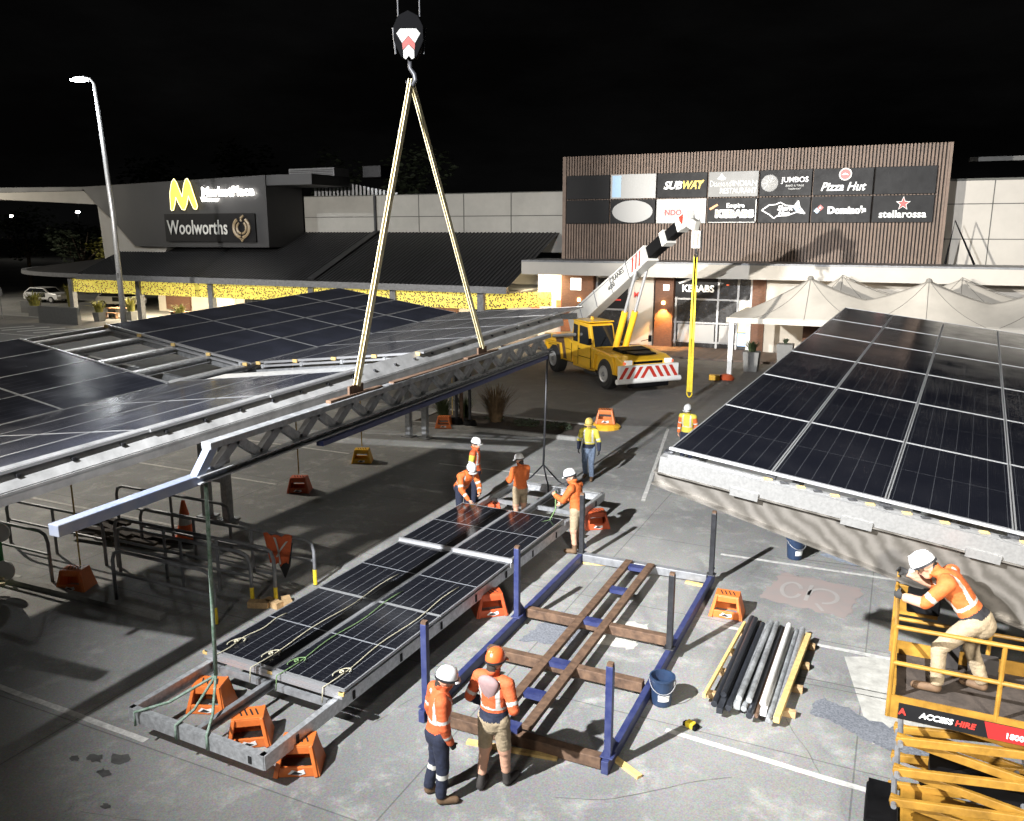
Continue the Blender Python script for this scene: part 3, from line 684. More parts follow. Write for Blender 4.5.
b = MB(); b.prism([(-.16, .95), (-.24, .86), (-.13, .68), (0, .82), (.13, .68), (.24, .86), (.16, .95)], .163, .17, Tn); b.prism([(-.13, .67), (-.12, .55), (0, .66), (.12, .55), (.13, .67), (0, .81)], .163, .17, Tn, 1)
b.prism([(-.11, .54), (-.11, .40), (-.06, .37), (0, .44), (.06, .37), (.11, .40), (.11, .54), (0, .65)], .163, .17, Tn); b.build('chevron_plate', ['dimmed_white', 'dimmed_red'], hk)
b = MB(); b.tube([(0, 0, .45), (0, 0, .22), (.1, 0, .1), (.12, 0, 0), (.06, 0, -.09), (-.04, 0, -.09), (-.1, 0, -.01)], [.045, .045, .05, .05, .045, .04, .02], 8); b.build('hook', 'dark_steel', hk, smooth=True)
b = MB()
for s in (-1, 1): b.tube([(s * .3, s * .14, 1.0), (s * .26, s * .12, .5)], .02, 6)
b.each('guard_bar', 'dark_steel', hk)
hk.scale = (.86,) * 3
for s in (-1, 1):
    b = MB(); b.tube([(HK.x + s * .17, HK.y + s * .08, HK.z + .95), (HK.x + s * .17, HK.y + s * .08, 16)], .013, 6)
    tag(b.build('wire_rope', 'dark_steel'), 'left steel wire rope above the black hook block' if s < 0 else 'right steel wire rope above the black hook block', 'wire rope', 'wire ropes of the hook block')

# ------------------------------------------------------------------ module on orange blocks
gm = empty('panel_module', (-7.93, 7.12, 0), R(-1.9), 'galvanised frame on the ground carrying six solar panels on orange blocks', 'solar module')
b = MB()
for s in (-1, 1):
    chan(b, (s * 1.23, 0, .48), (s * 1.23, 12.0, .48), .07, .2, t=.02, side=-s)
b.each('side_rail', 'galv', gm)
b = MB(); chan(b, (-1.22, 0, .48), (1.22, 0, .48), .07, .2, t=.02, side=-1); chan(b, (-1.22, 11.98, .48), (1.22, 11.98, .48), .07, .2, t=.02); b.each('end_rail', 'galv', gm)
b = MB(); chan(b, (-.02, .05, .5), (-.02, 11.9, .5), .06, .15, t=.02)
b.build('centre_rail', 'galv_dull', gm)
b = MB()
for y in (1.5, 4, 6.7, 9.4, 10.6): b.beam((-1.2, y, .44), (1.2, y, .44), .06, .1)
b.each('cross_rail', 'galv_dull', gm)
b = MB()
for k in range(10): b.box((1.246, .6 + 1.2 * k, .47), (.012, .05, .13))
b.box((1.0, -.018, .47), (.05, .012, .1)); b.build('slot_mark', 'void', gm)
for y0, ys in ((1.52, (0, 1)), (6.72, (0,))):
    for k in ys:
        for s in (-1, 1):
            o = bpy.data.objects.new('solar_panel', PVG); col.objects.link(o); o.parent = gm; o.matrix_local = Matrix.Translation((s * .655, y0 + 1.29 + 2.57 * k, .70 if y0 < 3 else .75))
b = MB()
for y in (1.47, 6.68, 9.34):
    b.span(-1.32, 1.32, y - .025, y + .025, .655, .705); b.span(-1.32, 1.32, y - .03, y + .0, .60, .65)
b.span(-.018, .018, 1.5, 6.6, .66, .712); b.span(-.018, .018, 6.72, 9.3, .71, .757); b.span(-1.32, 1.32, 6.69, 6.73, .70, .76)
b.each('panel_rail', 'alu', gm)
b = MB()
for x in (-1.3, 0, 1.3): b.box((x, 1.455, .68), (.09, .03, .05))
b.each('end_cap', 'timber_y', gm)
def wloc(o, p): return TR[o.name] @ Vector(p)
for x, y0, y1, lab, m_ in ((-1.05, 1.45, 3.0, 'cream tie rope over the outer left edge of the module panels', 'rope'), (-.3, 1.4, 5.2, 'cream tie rope with a loop beside the middle rail of the module', 'rope'),
                       (.2, 1.4, 4.6, 'green tie rope lying along the middle of the module', 'rope_g'), (1.0, 1.45, 5.2, 'cream tie rope with loose knot near the right module edge', 'rope'), (-.9, 6.9, 9.35, 'cream rope held by the bending worker over the far panels', 'rope'), (.85, 6.8, 9.3, 'cream rope leading to the shorts wearing worker at the far panels', 'rope')):
    pts = [wloc(gm, (x + .03 * math.sin(k * .9), y0 + (y1 - y0) * k / 14, .722)) for k in range(15)]
    if y0 < 3: pts = [wloc(gm, (x, y0 - .06, .5)), wloc(gm, (x, y0 - .03, .72))] + pts[1:]
    b = MB(); b.tube(pts, .009, 6)
    if y0 < 3:
        c = wloc(gm, (x, y0 + .4, .735)); b.tube([c + Vector((.09 * math.cos(t), .13 * math.sin(t) + .06 * math.cos(t), .0)) for t in (R(a) for a in range(0, 250, 25))], .009, 6)
        b.tube([c + Vector((.025 * math.cos(t), .03 * math.sin(t), .012)) for t in (R(a) for a in range(0, 360, 40))], .013, 6)
    tag(b.build('tie_rope', m_, smooth=True), lab, 'rope', 'tie ropes on the ground module')
# green slings from the truss down to the module
for Y, lab in ((7.95, 'green lifting sling hanging to the near end of the ground module'), (19.85, 'green lifting sling hanging to the far end of the ground module')):
    e0 = wloc(gm, (-.27, .0 if Y < 10 else 11.95, .5)); top = Vector((TX, Y, zb(Y) - .05)); knot = Vector((TX + .02, Y - (.12 if Y < 10 else .25), .95))
    b = MB(); b.tube([top, top.lerp(knot, .5), knot], .028 if Y < 10 else .03, 8)
    for dx in (-.75, .0, .55): b.tube([knot, knot.lerp(e0 + Vector((dx, 0, .12)), .6) + Vector((0, 0, -.1)), e0 + Vector((dx, -.05, .1)), e0 + Vector((dx, -.05, -.1))], .02, 6)
    tag(b.build('lifting_sling', 'strap_g' if Y < 10 else 'dark_steel', smooth=True), lab if Y < 10 else lab.replace('green', 'dark green'), 'sling', 'slings holding the ground module')
# ------------------------------------------------------------------ orange support blocks
def make_block(m, label, two=False):
    e = empty('support_block', (0, 0, 0), 0, label, 'support block', 'plastic support blocks')
    b = MB(); h = .5; bw, bd, tw, td = .37, .28, .26, .18
    for s in (-1, 1):
        for t in (-1, 1): b.beam((s * (bw - .06), t * (bd - .03), 0), (s * (tw - .04), t * (td - .03), h - .02), .12, .06, (1, 0, 0))
        b.beam((-bw + .06, s * (bd - .035), .09), (bw - .06, s * (bd - .035), .09), .05, .17)
        b.beam((-tw, s * (td - .02), h - .09), (tw, s * (td - .02), h - .09), .05, .13)
        b.add([(s * bw, -bd, 0), (s * bw, bd, 0), (s * tw, td, h - .03), (s * tw, -td, h - .03), (s * (bw - .04), -bd, 0), (s * (bw - .04), bd, 0), (s * (tw - .04), td, h - .03), (s * (tw - .04), -td, h - .03)],
              [(0, 1, 2, 3), (4, 5, 6, 7), (0, 1, 5, 4), (1, 2, 6, 5), (2, 3, 7, 6), (3, 0, 4, 7)])
    b.span(-tw, tw, -td, td, h - .06, h)
    b.build('body', m, e, bevel=.012)
    b = MB()
    for k in range(4): b.box((-.13 + .088 * k, 0, h + .002), (.025, .2, .006), R(20))
    b.build('slots', 'void', e)
    b = MB()
    Tl = Matrix.Translation((0, -bd + .004, .09)) @ Matrix.Rotation(R(90), 4, 'X')
    b.prism([(-.13, -.02), (-.06, .05), (.02, .02), (.12, .05), (.14, -.02), (.05, -.045), (-.05, -.03)], .0, .008, Tl); b.build('printed_logo', 'white', e)
    b = MB(); b.prism([(-.09, -.02), (-.02, .03), (.09, -.01), (.03, -.03)], .01, .014, Tl); b.build('logo_mark', 'letter_k', e)
    return e
kinds = {k: None for k in ('orange_pl', 'red_pl', 'yellow_pl')}
def block(x, y, rz, m, label):
    if kinds[m] is None: kinds[m] = make_block(m, label); o = kinds[m]
    else: o = copy_tree(kinds[m]); o['label'] = label
    place(o, (x, y, 0), rz); o.scale = (.84,) * 3; return o
block(-8.85, 8.35, R(20), 'orange_pl', 'orange plastic block inside the left near corner of the ground module')
block(-7.75, 7.95, R(35), 'orange_pl', 'orange plastic block under the middle of the module near end')
block(-6.72, 7.75, R(28), 'orange_pl', 'orange plastic block under the right near corner of the ground module')
block(-2.42, 14.75, R(3), 'orange_pl', 'orange plastic block standing beside the far end of the blue steel stillage')
block(-6.47, 12.95, R(40), 'red_pl', 'red orange block in shade under the right rail midway along the module')
block(-6.2, 18.15, R(35), 'red_pl', 'red orange block beside the far right corner of the ground module')
block(-8.75, 17.6, R(30), 'red_pl', 'red orange block between the bending worker and the next worker')
block(-14.51, 17.4, R(25), 'red_pl', 'red orange block with a tie rod on the shadow edge under the canopy')
block(-14.67, 20.6, R(25), 'yellow_pl', 'yellow orange block with a tie rod beyond the truss')
block(-14.65, 25.7, R(20), 'orange_pl', 'orange block by the planter bed next to the white posts')
block(-14.49, 10.45, R(20), 'orange_pl', 'orange block behind the trolley rails under the left canopy')
yb = empty('support_block', (-9.31, 28.1, 0), R(15), 'orange block standing on a yellow base by the far worker in yellow', 'support block', 'plastic support blocks')
b = MB(); b.lathe([(.55, 0), (.56, .08), (.42, .18), (.2, .19)], (0, 0, 0), 14); b.build('base', 'yellow_pl', yb)
for ch in list(kinds['orange_pl'].children):
    c = copy_tree(ch, yb); c.location = (0, 0, .19)
for x, y, zt in ((-14.51, 17.4, 3.55), (-14.67, 20.6, 3.6), (-14.3, 25.7, 3.8), (-14.3, 10.45, 3.3)):
    b = MB(); b.tube([(x, y, .5), (x, y, zt)], .018, 6)
    tag(b.build('tie_rod', 'timber_y'), {17.4: 'thin tie rod rising from the red orange block at the shadow edge', 20.6: 'thin tie rod rising from the yellow orange block', 25.7: 'thin tie rod rising beside the planter bed block', 10.45: 'thin tie rod rising from the block behind the trolley rails'}[y], 'tie rod', 'tie rods under the left canopy')

# ------------------------------------------------------------------ blue and rust steel stillage
st = empty('steel_stillage', (-4.38, 12.9, 0), 0, 'blue and rusty steel transport stillage with six upright posts on the concrete', 'steel frame')
for x in (-5.77, -2.98):
    b = MB(); b.span(x - .05, x + .05, 9.3, 16.15, .0, .19); b.build('side_beam', 'blue_steel', st, world=True, bevel=.01)
    for y in (9.45, 12.65, 16.0):
        xx = x + (.0 if x < -4 else -.0)
        b = MB(); b.span(xx - .048, xx + .048, y - .048, y + .048, .192, 1.5); b.span(xx - .09, xx + .09, y - .09, y + .09, .192, .21); b.build('post', 'blue_steel' if (x < -4 and y < 15) or y < 10 else 'dark_steel', st, world=True, bevel=.008)
        b = MB(); b.box((xx, y, 1.52), (.08, .08, .04)); b.build('post_cap', 'rust', st, world=True)
        b = MB(); b.prism([(0, 0), (.28, 0), (0, .3)], -.01, .01, Matrix.Translation((xx, y + .048, .2)) @ Matrix.Rotation(R(90), 4, 'Z') @ Matrix.Rotation(R(90), 4, 'X')); b.build('gusset', 'blue_steel', st, world=True)
for y, m_, zz in ((9.42, 'rust', .1), (11.35, 'rust', .17), (12.95, 'rust', .17), (15.95, 'grey_steel', .12)):
    b = MB(); b.span(-5.7, -3.05, y - .075, y + .075, zz - .08, zz + .09); b.build('cross_beam', m_, st, world=True, bevel=.012)
for x in (-4.66, -4.19):
    b = MB(); b.span(x - .075, x + .075, 9.5, 15.87, .2, .275); b.build('centre_rail', 'rust', st, world=True, bevel=.008)
for y in (9.46, 10.35, 11.35, 12.95, 14.4, 15.6):
    b = MB(); b.span(-4.58, -4.27, y - .09, y + .09, .19, .268); b.build('clip_plate', 'blue_steel', st, world=True)
for x, y, r_, lab in ((-5.45, 15.95, 10, 'timber offcut at the far left foot of the steel stillage'), (-2.75, 9.55, -30, 'short timber offcut at the near right foot of the steel stillage'), (-3.2, 15.8, -5, 'timber offcut beside the far right post of the stillage'), (-4.3, 9.25, 8, 'long thin timber offcut in front of the stillage beside the hooded worker')):
    L_ = 1.3 if 'long' in lab else .5
    o = MB().box((0, 0, .02), (L_, .09, .04)).build('timber_offcut', 'timber_y'); place(o, (x, y, 0), R(r_)); tag(o, lab, 'timber', 'timber offcuts')
# buckets
def make_bucket(label):
    e = empty('bucket', (0, 0, 0), 0, label, 'bucket', 'navy buckets')
    b = MB(); b.lathe([(.0, .012), (.125, .012), (.155, .37), (.17, .37), (.17, .40), (.148, .40), (.118, .03), (0, .03)], n=24); b.build('shell', 'bucket', e, smooth=False)
    b = MB(); b.tube([(.17 * math.cos(t), .17 * math.sin(t) - .02, .36 - .13 * abs(math.sin(t))) for t in (R(a) for a in range(180, 361, 15))], .006, 6); b.build('handle', 'alu', e)
    b = MB(); n = 6
    vs = []
    for i in range(n + 1):
        t = R(-115 + 60 * i / n)
        for z in (.10, .19): rr = .128 + .03 * z / .37 + .006; vs.append((rr * math.cos(t), rr * math.sin(t), z))
    b.add(vs, [(2 * i, 2 * i + 2, 2 * i + 3, 2 * i + 1) for i in range(n)]); b.build('label_patch', 'white', e)
    return e
bk = make_bucket('navy bucket with a white label hard against the blue stillage beam'); place(bk, (-2.74, 11.28, 0), R(20)); bk.scale = (1.15,) * 3
b2 = copy_tree(bk); b2['label'] = 'navy bucket standing alone on the concrete below the right canopy'; place(b2, (-1.6, 18.1, 0), R(35)); b2.scale = (1.2,) * 3
b = MB(); b.lathe([(.0, 0), (.09, 0), (.1, .02), (.08, .05), (0, .052)], n=10); 
o = b.build('rag', 'menu_red' if False else 'red_pl'); place(o, (-2.74, 11.28, .26)); tag(o, 'crumpled red rag inside the bucket by the stillage', 'rag')
e = empty('tape_measure', (-2.2, 10.85, 0), R(-20), 'yellow and black tape measure lying on the concrete near the tube pile', 'tape measure')
b = MB(); b.box((0, 0, .045), (.13, .11, .09)); b.build('body', 'strap_y', e, bevel=.02)
b = MB(); b.box((.09, .0, .035), (.06, .12, .07)); b.box((-.085, 0, .03), (.05, .09, .06)); b.build('grip', 'black', e, bevel=.015)
# tube pile
ang = R(-3)
for k in range(4):
    y = 11.75 + .75 * k
    o = MB().box((0, 0, .05), (1.3, .1, .1)).build('timber_bearer', 'timber', bevel=.006); place(o, (-1.5 + .02 * k, y, 0), R(random.uniform(-2, 2)))
    tag(o, ['timber bearer under the near end of the tube pile', 'second timber bearer from the near end of the tube pile', 'third timber bearer from the near end of the tube pile', 'timber bearer under the far end of the tube pile'][k], 'timber', 'bearers under the tube pile')
tl = [('tube_dark', .05, 'dark tube at the left side of the pile on the bearers'), ('tube_dark', .045, None), ('tube_dark', .05, None), ('tube_wrap', .05, None), ('tube_wrap', .045, None), 
      ('tube_dark', .05, None), ('rust', .03, 'thin rusty tube beside the white tube in the pile'), ('white', .045, 'white tube in the pile on the bearers'), ('tube_wrap', .04, None), ('galv', .045, 'silver galvanised tube near the right side of the pile')]
x = -2.02
for i, (m_, r_, lab) in enumerate(tl):
    x += r_ + .004; y0 = 11.3 + random.uniform(-.12, .12); y1 = 14.35 + random.uniform(-.12, .14)
    b = MB(); rr = r_
    if i in (1, 3, 7): b.beam((0, y0 - 12.8, .1 + rr), (.05, y1 - 12.8, .1 + rr), 2 * rr, 2 * rr)
    else: b.tube([(0, y0 - 12.8, .1 + rr), (.05, y1 - 12.8, .1 + rr)], rr, 12)
    o = b.build('steel_tube', m_, bevel=.004); place(o, (x, 12.8, 0))
    tag(o, lab or ('plastic wrapped grey tube in the pile on the bearers' if m_ == 'tube_wrap' else 'dark grey tube within the pile on the bearers'), 'tube', 'tubes in the pile'); x += r_ + .004
for i, (xx, m_) in enumerate(((-1.87, 'tube_dark'), (-1.62, 'tube_wrap'), (-1.5, 'tube_wrap'), (-1.3, 'white'))):
    b = MB(); b.tube([(0, -1.35, .245), (.04, 1.4, .245)], .045, 12); o = b.build('steel_tube', m_); place(o, (xx, 12.85, 0), R(random.uniform(-1.2, 1)))
    tag(o, {'tube_wrap': 'plastic wrapped grey tube lying on top of the pile', 'white': 'white tube lying on top of the pile', 'tube_dark': 'dark grey tube lying on top of the pile'}[m_], 'tube', 'tubes in the pile')
o = MB().box((0, 0, .15), (.09, 2.9, .09)).build('timber_batten', 'timber_y', bevel=.005); place(o, (-1.0, 12.75, 0), ang); tag(o, 'yellow timber batten along the right side of the tube pile', 'timber')
o = MB().box((0, 0, .15), (.05, 2.7, .07)).build('timber_batten', 'timber_y', bevel=.005); place(o, (-2.08, 12.85, 0), ang); tag(o, 'thin timber batten along the left side of the tube pile', 'timber')

# ------------------------------------------------------------------ trolley bay rails, cone, vest, sign
def hoop(x0, x1, y, h, label, m='grey_steel', tips=False, r=.035):
    e = empty('trolley_rail', ((x0 + x1) / 2, y, 0), 0, label, 'rail', 'trolley bay rails')
    def rl(z, drop):
        c = .22; p = []
        if drop: p.append((x0, y, 0))
        p += [(x0, y, z - c), (x0 + .06, y, z - .06), (x0 + c, y, z), (x1 - c, y, z), (x1 - .06, y, z - .06), (x1, y, z - c)]
        if drop: p.append((x1, y, 0))
        return p
    b = MB(); b.tube(rl(h, True), r, 8); b.build('top_hoop', m, e, world=True, smooth=True)
    b = MB(); b.tube([(x0 + .03, y, h * .55), (x1 - .03, y, h * .55)], r * .85, 8); b.build('mid_rail', m, e, world=True)
    b = MB()
    k = max(1, int((x1 - x0) / 1.3))
    for i in range(1, k): b.tube([(x0 + (x1 - x0) * i / k, y, 0), (x0 + (x1 - x0) * i / k, y, h)], r * .9, 8)
    if k > 1: b.each('post', m, e, world=True)
    if tips:
        b = MB(); b.tube([(x1, y, .02), (x1, y, .34)], r * 1.12, 8); b.build('yellow_sleeve', 'strap_y', e, world=True)
hoop(-18.6, -15.2, 10.45, 1.05, 'pale steel trolley rail by the green sign')
hoop(-18.0, -14.9, 11.5, 1.05, 'second pale trolley rail behind the one at the green sign')
hoop(-13.3, -10.75, 10.4, 1.02, 'nearest dark trolley rail with one yellow sleeve beside the lit ground strip', 'grey_steel', True)
hoop(-14.3, -10.75, 11.35, 1.02, 'second dark trolley rail in the shade under the left canopy', 'grey_steel', True)
hoop(-14.6, -10.35, 11.55, 1.1, 'third dark trolley rail touching the second one', 'grey_steel', True)
hoop(-15.0, -10.2, 12.55, .95, 'dark trolley rail carrying the orange vest', 'grey_steel', True)
hoop(-16.5, -13.0, 13.2, 1.1, 'dark trolley rail beside the traffic cone', 'grey_steel')
o = MB().beam((-16.5, 10.05, .05), (-11.8, 10.15, .05), .14, .1).build('kerb_strip', 'kerb'); tag(o, 'low concrete kerb strip in front of the trolley rails', 'kerb')
for k in range(3):
    o = MB().box((0, 0, .06), (.4, .16, .12)).build('timber_chock', 'timber'); place(o, (-10.55 + .22 * k, 11.3 + .14 * k, 0), R(20 - 30 * k)); tag(o, 'timber chock lying beside the left edge of the ground module', 'timber', 'timber chocks')
e = empty('trolley_stand', (-15.9, 12.6, 0), 0, 'dark timber and scrap stack on the ground beyond the trolley rails', 'scrap stack')
b = MB()
for k in range(16): b.box((random.uniform(-1.2, 1.6), random.uniform(-.3, .5), .06 + .07 * (k % 4)), (random.uniform(.8, 1.6), .14, .06), R(random.uniform(-15, 15)))
b.build('boards', 'soil', e)
e = empty('traffic_cone', (-14.6, 13.42, 0), 0, 'orange traffic cone with a white band standing near the canopy column', 'traffic cone')
b = MB(); b.lathe([(.17, .03), (.12, .28)], n=18); b.lathe([(.092, .46), (.035, .72), (.03, .74)], n=18); b.build('body', 'cone', e)
b = MB(); b.lathe([(.12, .28), (.092, .46)], n=18); b.build('reflective_band', 'reflect', e)
b = MB(); b.box((0, 0, .016), (.42, .42, .032)); b.build('base', 'cone', e, bevel=.01)
e.scale = (1.25,) * 3
e = empty('safety_vest', (-11.0, 12.5, .84), R(14), 'orange safety vest with pale tape hung over a dark trolley rail', 'vest')
b = MB()
vs = []; nx, ny = 9, 9
for j in range(ny):
    for i in range(nx):
        u, v = i / (nx - 1) - .5, j / (ny - 1)
        vs.append((u * .62 * (1 - .42 * v), -.06 - .05 * math.sin(u * 11) * v - .03, .13 - .62 * v + .1 * abs(u) + .03 * math.sin(i * 2.2)))
fs = [(j * nx + i, j * nx + i + 1, (j + 1) * nx + i + 1, (j + 1) * nx + i) for j in range(ny - 1) for i in range(nx - 1)]
b.add(vs, fs); o = b.build('cloth', 'hivis_red', e, smooth=True)
so = o.modifiers.new('thickness', 'SOLIDIFY'); so.thickness = .02
b = MB()
def vq(u, v, d=.032): return (u * .62 * (1 - .42 * v), -.06 - .05 * math.sin(u * 11) * v - .03 - d, .13 - .62 * v + .1 * abs(u))
for a, c in (((-.1, .05), (.16, .95)), ((.36, .2), (-.12, .75))):
    for k in range(6):
        p, q = [tuple(a[i] + (c[i] - a[i]) * t for i in (0, 1)) for t in (k / 6, (k + 1) / 6)]
        b.add([vq(p[0] - .045, p[1]), vq(p[0] + .045, p[1]), vq(q[0] + .045, q[1]), vq(q[0] - .045, q[1])], [(0, 1, 2, 3)])
b.build('tape', 'reflect', e)
b = MB(); b.prism([(-.22, -.1), (.22, -.12), (.14, -.62), (.02, -.9), (-.08, -.66)], -.03, .03, Matrix.Translation((.06, -.02, .1)) @ Matrix.Rotation(R(90), 4, 'X')); b.build('dark_lining', 'blackcloth', e, bevel=.02)
e = empty('sign_stand', (-15.62, 9.75, 0), R(25), 'green sign board with white round corners at the left edge under the canopy', 'sign')
b = MB(); b.box((-.35, 0, .9), (.75, .05, 1.0)); b.build('board', 'green_sign', e)
b = MB()
for z in (.45, 1.25): b.lathe([(0, -.02), (.2, -.02), (.2, .02), (0, .02)], (.06, -.05, z), 18, T=Matrix.Rotation(R(90), 4, 'X'))
b.each('white_disc', 'white', e)
b = MB(); b.box((-.4, -.1, .3), (.9, .06, .05)); b.box((-.4, -.1, .18), (.9, .06, .05)); b.each('foot_bar', 'strap', e)
b = MB()
for k in range(5): b.box((-.2, -.03, .55 + .16 * k), (.3, .006, .05))
b.build('printed_lines', 'letter', e)

# ------------------------------------------------------------------ restaurant building
rb = empty('restaurant_building', (-9, 50, 0), 0, 'shop building with a timber slat upper wall and pale fascia', 'building')
b = MB(); b.span(-19.55, 1.62, 50.1, 50.4, 5.2, 11.42); b.build('upper_wall', 'slatback', rb, world=True)
b = MB(); x = -19.6; p_ = 21.3 / 122
for k in range(122): b.span(x + p_ * k, x + p_ * k + p_ * .56, 49.98, 50.1, 5.25, 11.45)
b.span(1.64, 1.78, 49.98, 51.5, 5.25, 11.45); b.span(-19.72, -19.6, 49.98, 51.5, 5.25, 11.45)
b.build('slats', 'slat', rb, world=True)
b = MB(); b.span(-21.0, 24, 46.6, 50.0, 4.42, 5.24); b.build('fascia', 'fascia', rb, world=True)
b = MB(); b.span(-21.0, 24, 46.58, 46.6, 5.17, 5.25); b.span(-21, 24, 46.6, 50, 5.241, 5.27); b.build('fascia_capping', 'grey_steel', rb, world=True)
b = MB(); b.span(1.78, 40, 52, 52.3, 4, 9.68); b.build('side_wall', 'whitewall', rb, world=True)
b = MB(); b.span(1.78, 40, 51.985, 52, 9.6, 9.72)
for z in (6.55, 8.4): b.span(1.78, 40, 51.99, 52, z - .025, z + .025)
for x in (4.0, 9.2, 14): b.span(x - .025, x + .025, 51.99, 52, 5, 9.6)
b.build('panel_joint', 'joint', rb, world=True)
b = MB(); b.span(-7.0, 24, 49.6, 50.2, .12, 4.42); b.build('white_shop_wall', 'whitewall', rb, world=True)
b = MB(); b.span(-15.0, -13.6, 49.7, 50.2, .12, 4.42); b.span(-15.1, -14.8, 49.65, 49.7, .12, 4.3); b.build('white_pier', 'whitewall', rb, world=True)
for x0, x1 in ((-19.55, -17.4), (-13.45, -12.35), (-7.75, -7.0)):
    b = MB(); b.span(x0, x1, 49.5, 50.2, .12, 4.42); b.build('brick_pier', 'brick', rb, world=True)
for x in (-18.3, -12.9):
    b = MB(); b.lathe([(.02, -.1), (.1, -.08), (.1, .1), (.02, .12)], (x, 49.4, 2.75), 12); b.build('wall_light', 'warmlamp', rb, world=True)
    lamp('wall_light', 'SPOT', (x, 49.2, 2.6), 1300, (1, .48, .14), .05, (x, 49.45, .2), 95, .6)
b = MB(); b.span(-18.9, -18.2, 49.44, 49.5, 3.35, 4.1); b.span(-12.95, -12.6, 49.44, 49.5, 3.5, 3.85); b.each('lit_box', 'litbox', rb, world=True)
def shopfront(x0, x1, cols, rails, z0=.12, z1=4.42, name='shop_window'):
    b = MB(); b.add([(x0, 50.02, z0), (x1, 50.02, z0), (x1, 50.02, z1), (x0, 50.02, z1)], [(0, 1, 2, 3)]); w_ = b.build(name, 'glassin', rb, world=True)
    f = MB()
    for c in cols: f.span(c - .06, c + .06, 49.86, 50.0, z0, z1)
    for r_ in rails: f.span(x0, x1, 49.88, 49.98, r_ - .05, r_ + .05)
    o = f.build('frame', 'alframe', w_); o.matrix_local = TR[rb.name].inverted() ; o.parent = w_
    o.location = (-TR[rb.name].translation.x, -50, 0) if False else TR[rb.name].inverted().translation
    return w_
shopfront(-17.4, -15.1, (-17.3, -15.2), (.2, 2.2, 4.2))
shopfront(-13.6, -13.45, (), ())
shopfront(-16.0 if False else -15.1, -13.6, (-15.0,), ())
shopfront(-12.35, -7.75, (-12.25, -9.75, -8.6, -7.85), (.45, 1.6, 3.0))
b = MB(); b.span(-12.3, -9.8, 49.8, 49.86, 3.12, 4.4); b.build('sign_band', 'signblack', rb, world=True)
b = MB(); b.span(-17.1, -15.4, 49.84, 49.86, 2.3, 4.1); b.build('dark_menu_board', 'signblack', rb, world=True)
b = MB(); b.span(-16.8, -15.7, 49.82, 49.835, 3.15, 3.28); b.span(-16.8, -15.7, 49.82, 49.835, 2.75, 2.85); b.each('menu_line', 'letter_r', rb, world=True)
text('KEBABS', .56, (-10.95, 49.78, 3.62), 'letter', rb, fat=.02); 
b = MB(); b.prism([(-.45, -.08), (.1, .12), (.5, .28), (.48, .16), (.1, 0), (-.35, -.16)], 0, .02, Matrix.Translation((-11.7, 49.79, 4.05)) @ Matrix.Rotation(R(90), 4, 'X')); b.build('sign_swoosh', 'letter', rb, world=True)
text('M', .42, (-14.65, 49.62, 3.15), 'letter_r', rb, fat=.02)
b = MB(); b.span(-8.5, -7.9, 49.8, 49.84, 2.0, 3.0); b.build('poster', 'poster', rb, world=True)
b = MB(); b.span(-8.5, -7.9, 49.8, 49.84, 1.15, 1.85); b.build('poster', 'poster_y', rb, world=True)
b = MB(); b.span(-8.5, -7.9, 49.8, 49.84, .35, 1.1); b.build('poster', 'poster_b', rb, world=True)
b = MB(); b.lathe([(.0, -.05), (.08, -.03), (.08, .03), (0, .05)], (-9.2, 49.7, 3.9), 10); b.build('red_lamp', 'menu_red', rb, world=True)
b = MB(); b.span(-12.1, -9.9, 49.9, 50.0, .5, 1.5); b.span(-9.6, -8.7, 49.9, 50, .5, 1.5); b.each('counter_band', 'signpale', rb, world=True)
# glowing eatery at the left end, under the fascia
b = MB(); b.span(-21.6, -19.55, 50.6, 50.8, .12, 5.0); b.build('lit_end_wall', 'whitewall', rb, world=True)
b = MB(); b.span(-20.2, -19.65, 50.3, 50.5, .9, 2.6); b.span(-21.9, -21.4, 50.2, 50.4, 1.0, 2.4); b.each('lit_red_menu', 'menu_red', rb, world=True)
lamp('shop_light', 'AREA', (-20.6, 49.0, 4.3), 520, (1, .82, .5), .8, (-20.6, 50.6, 3))
for x in (-18, -14.5, -11, -8, -3): lamp('soffit_light', 'AREA', (x, 47.9, 4.38), 70, (1, .82, .6), .35, (x, 47.9, 0))
# white A frame stay on the fascia
b = MB(); b.tube([(1.95, 49.5, 5.28), (2.2, 49.5, 7.5), (3.3, 49.5, 5.28)], .06, 8); tag(b.build('stay_frame', 'black'), 'thin dark A shaped stay standing on the fascia before the white wall', 'stay')
b = MB(); b.span(3, 6.5, 58, 59, 11.0, 11.25); tag(b.build('roof_light', 'potgrey'), 'thin pale roof unit beyond the white wall on the right', 'roof unit')
# sign panels
xs = [-19.43, -16.56, -13.69, -10.67, -7.79, -4.94, -1.83, 1.2]; z0, zm, z1 = 7.42, 8.86, 10.3
def sign(i, row, face, label):
    x0, x1 = xs[i] + .04, xs[i + 1] - .04; za, zb_ = (zm + .03, z1) if row == 0 else (z0, zm - .03)
    e = empty('shop_sign', ((x0 + x1) / 2, 49.9, (za + zb_) / 2), 0, label, 'sign', 'shop sign panels on the slat wall')
    b = MB(); b.span(x0, x1, 49.8, 49.97, za, zb_); b.build('face', face, e, world=True, bevel=.015)
    return e, (x0 + x1) / 2, (za + zb_) / 2, x1 - x0, zb_ - za
F_ = 49.785
sign(0, 0, 'signblack', 'blank black sign panel at the upper left end of the slat wall')
sign(0, 1, 'signblack', 'blank black sign panel at the lower left end of the slat wall')
e, cx, cz, sw, sh = sign(1, 0, 'signpale', 'pale grey sign panel with a light blue band')
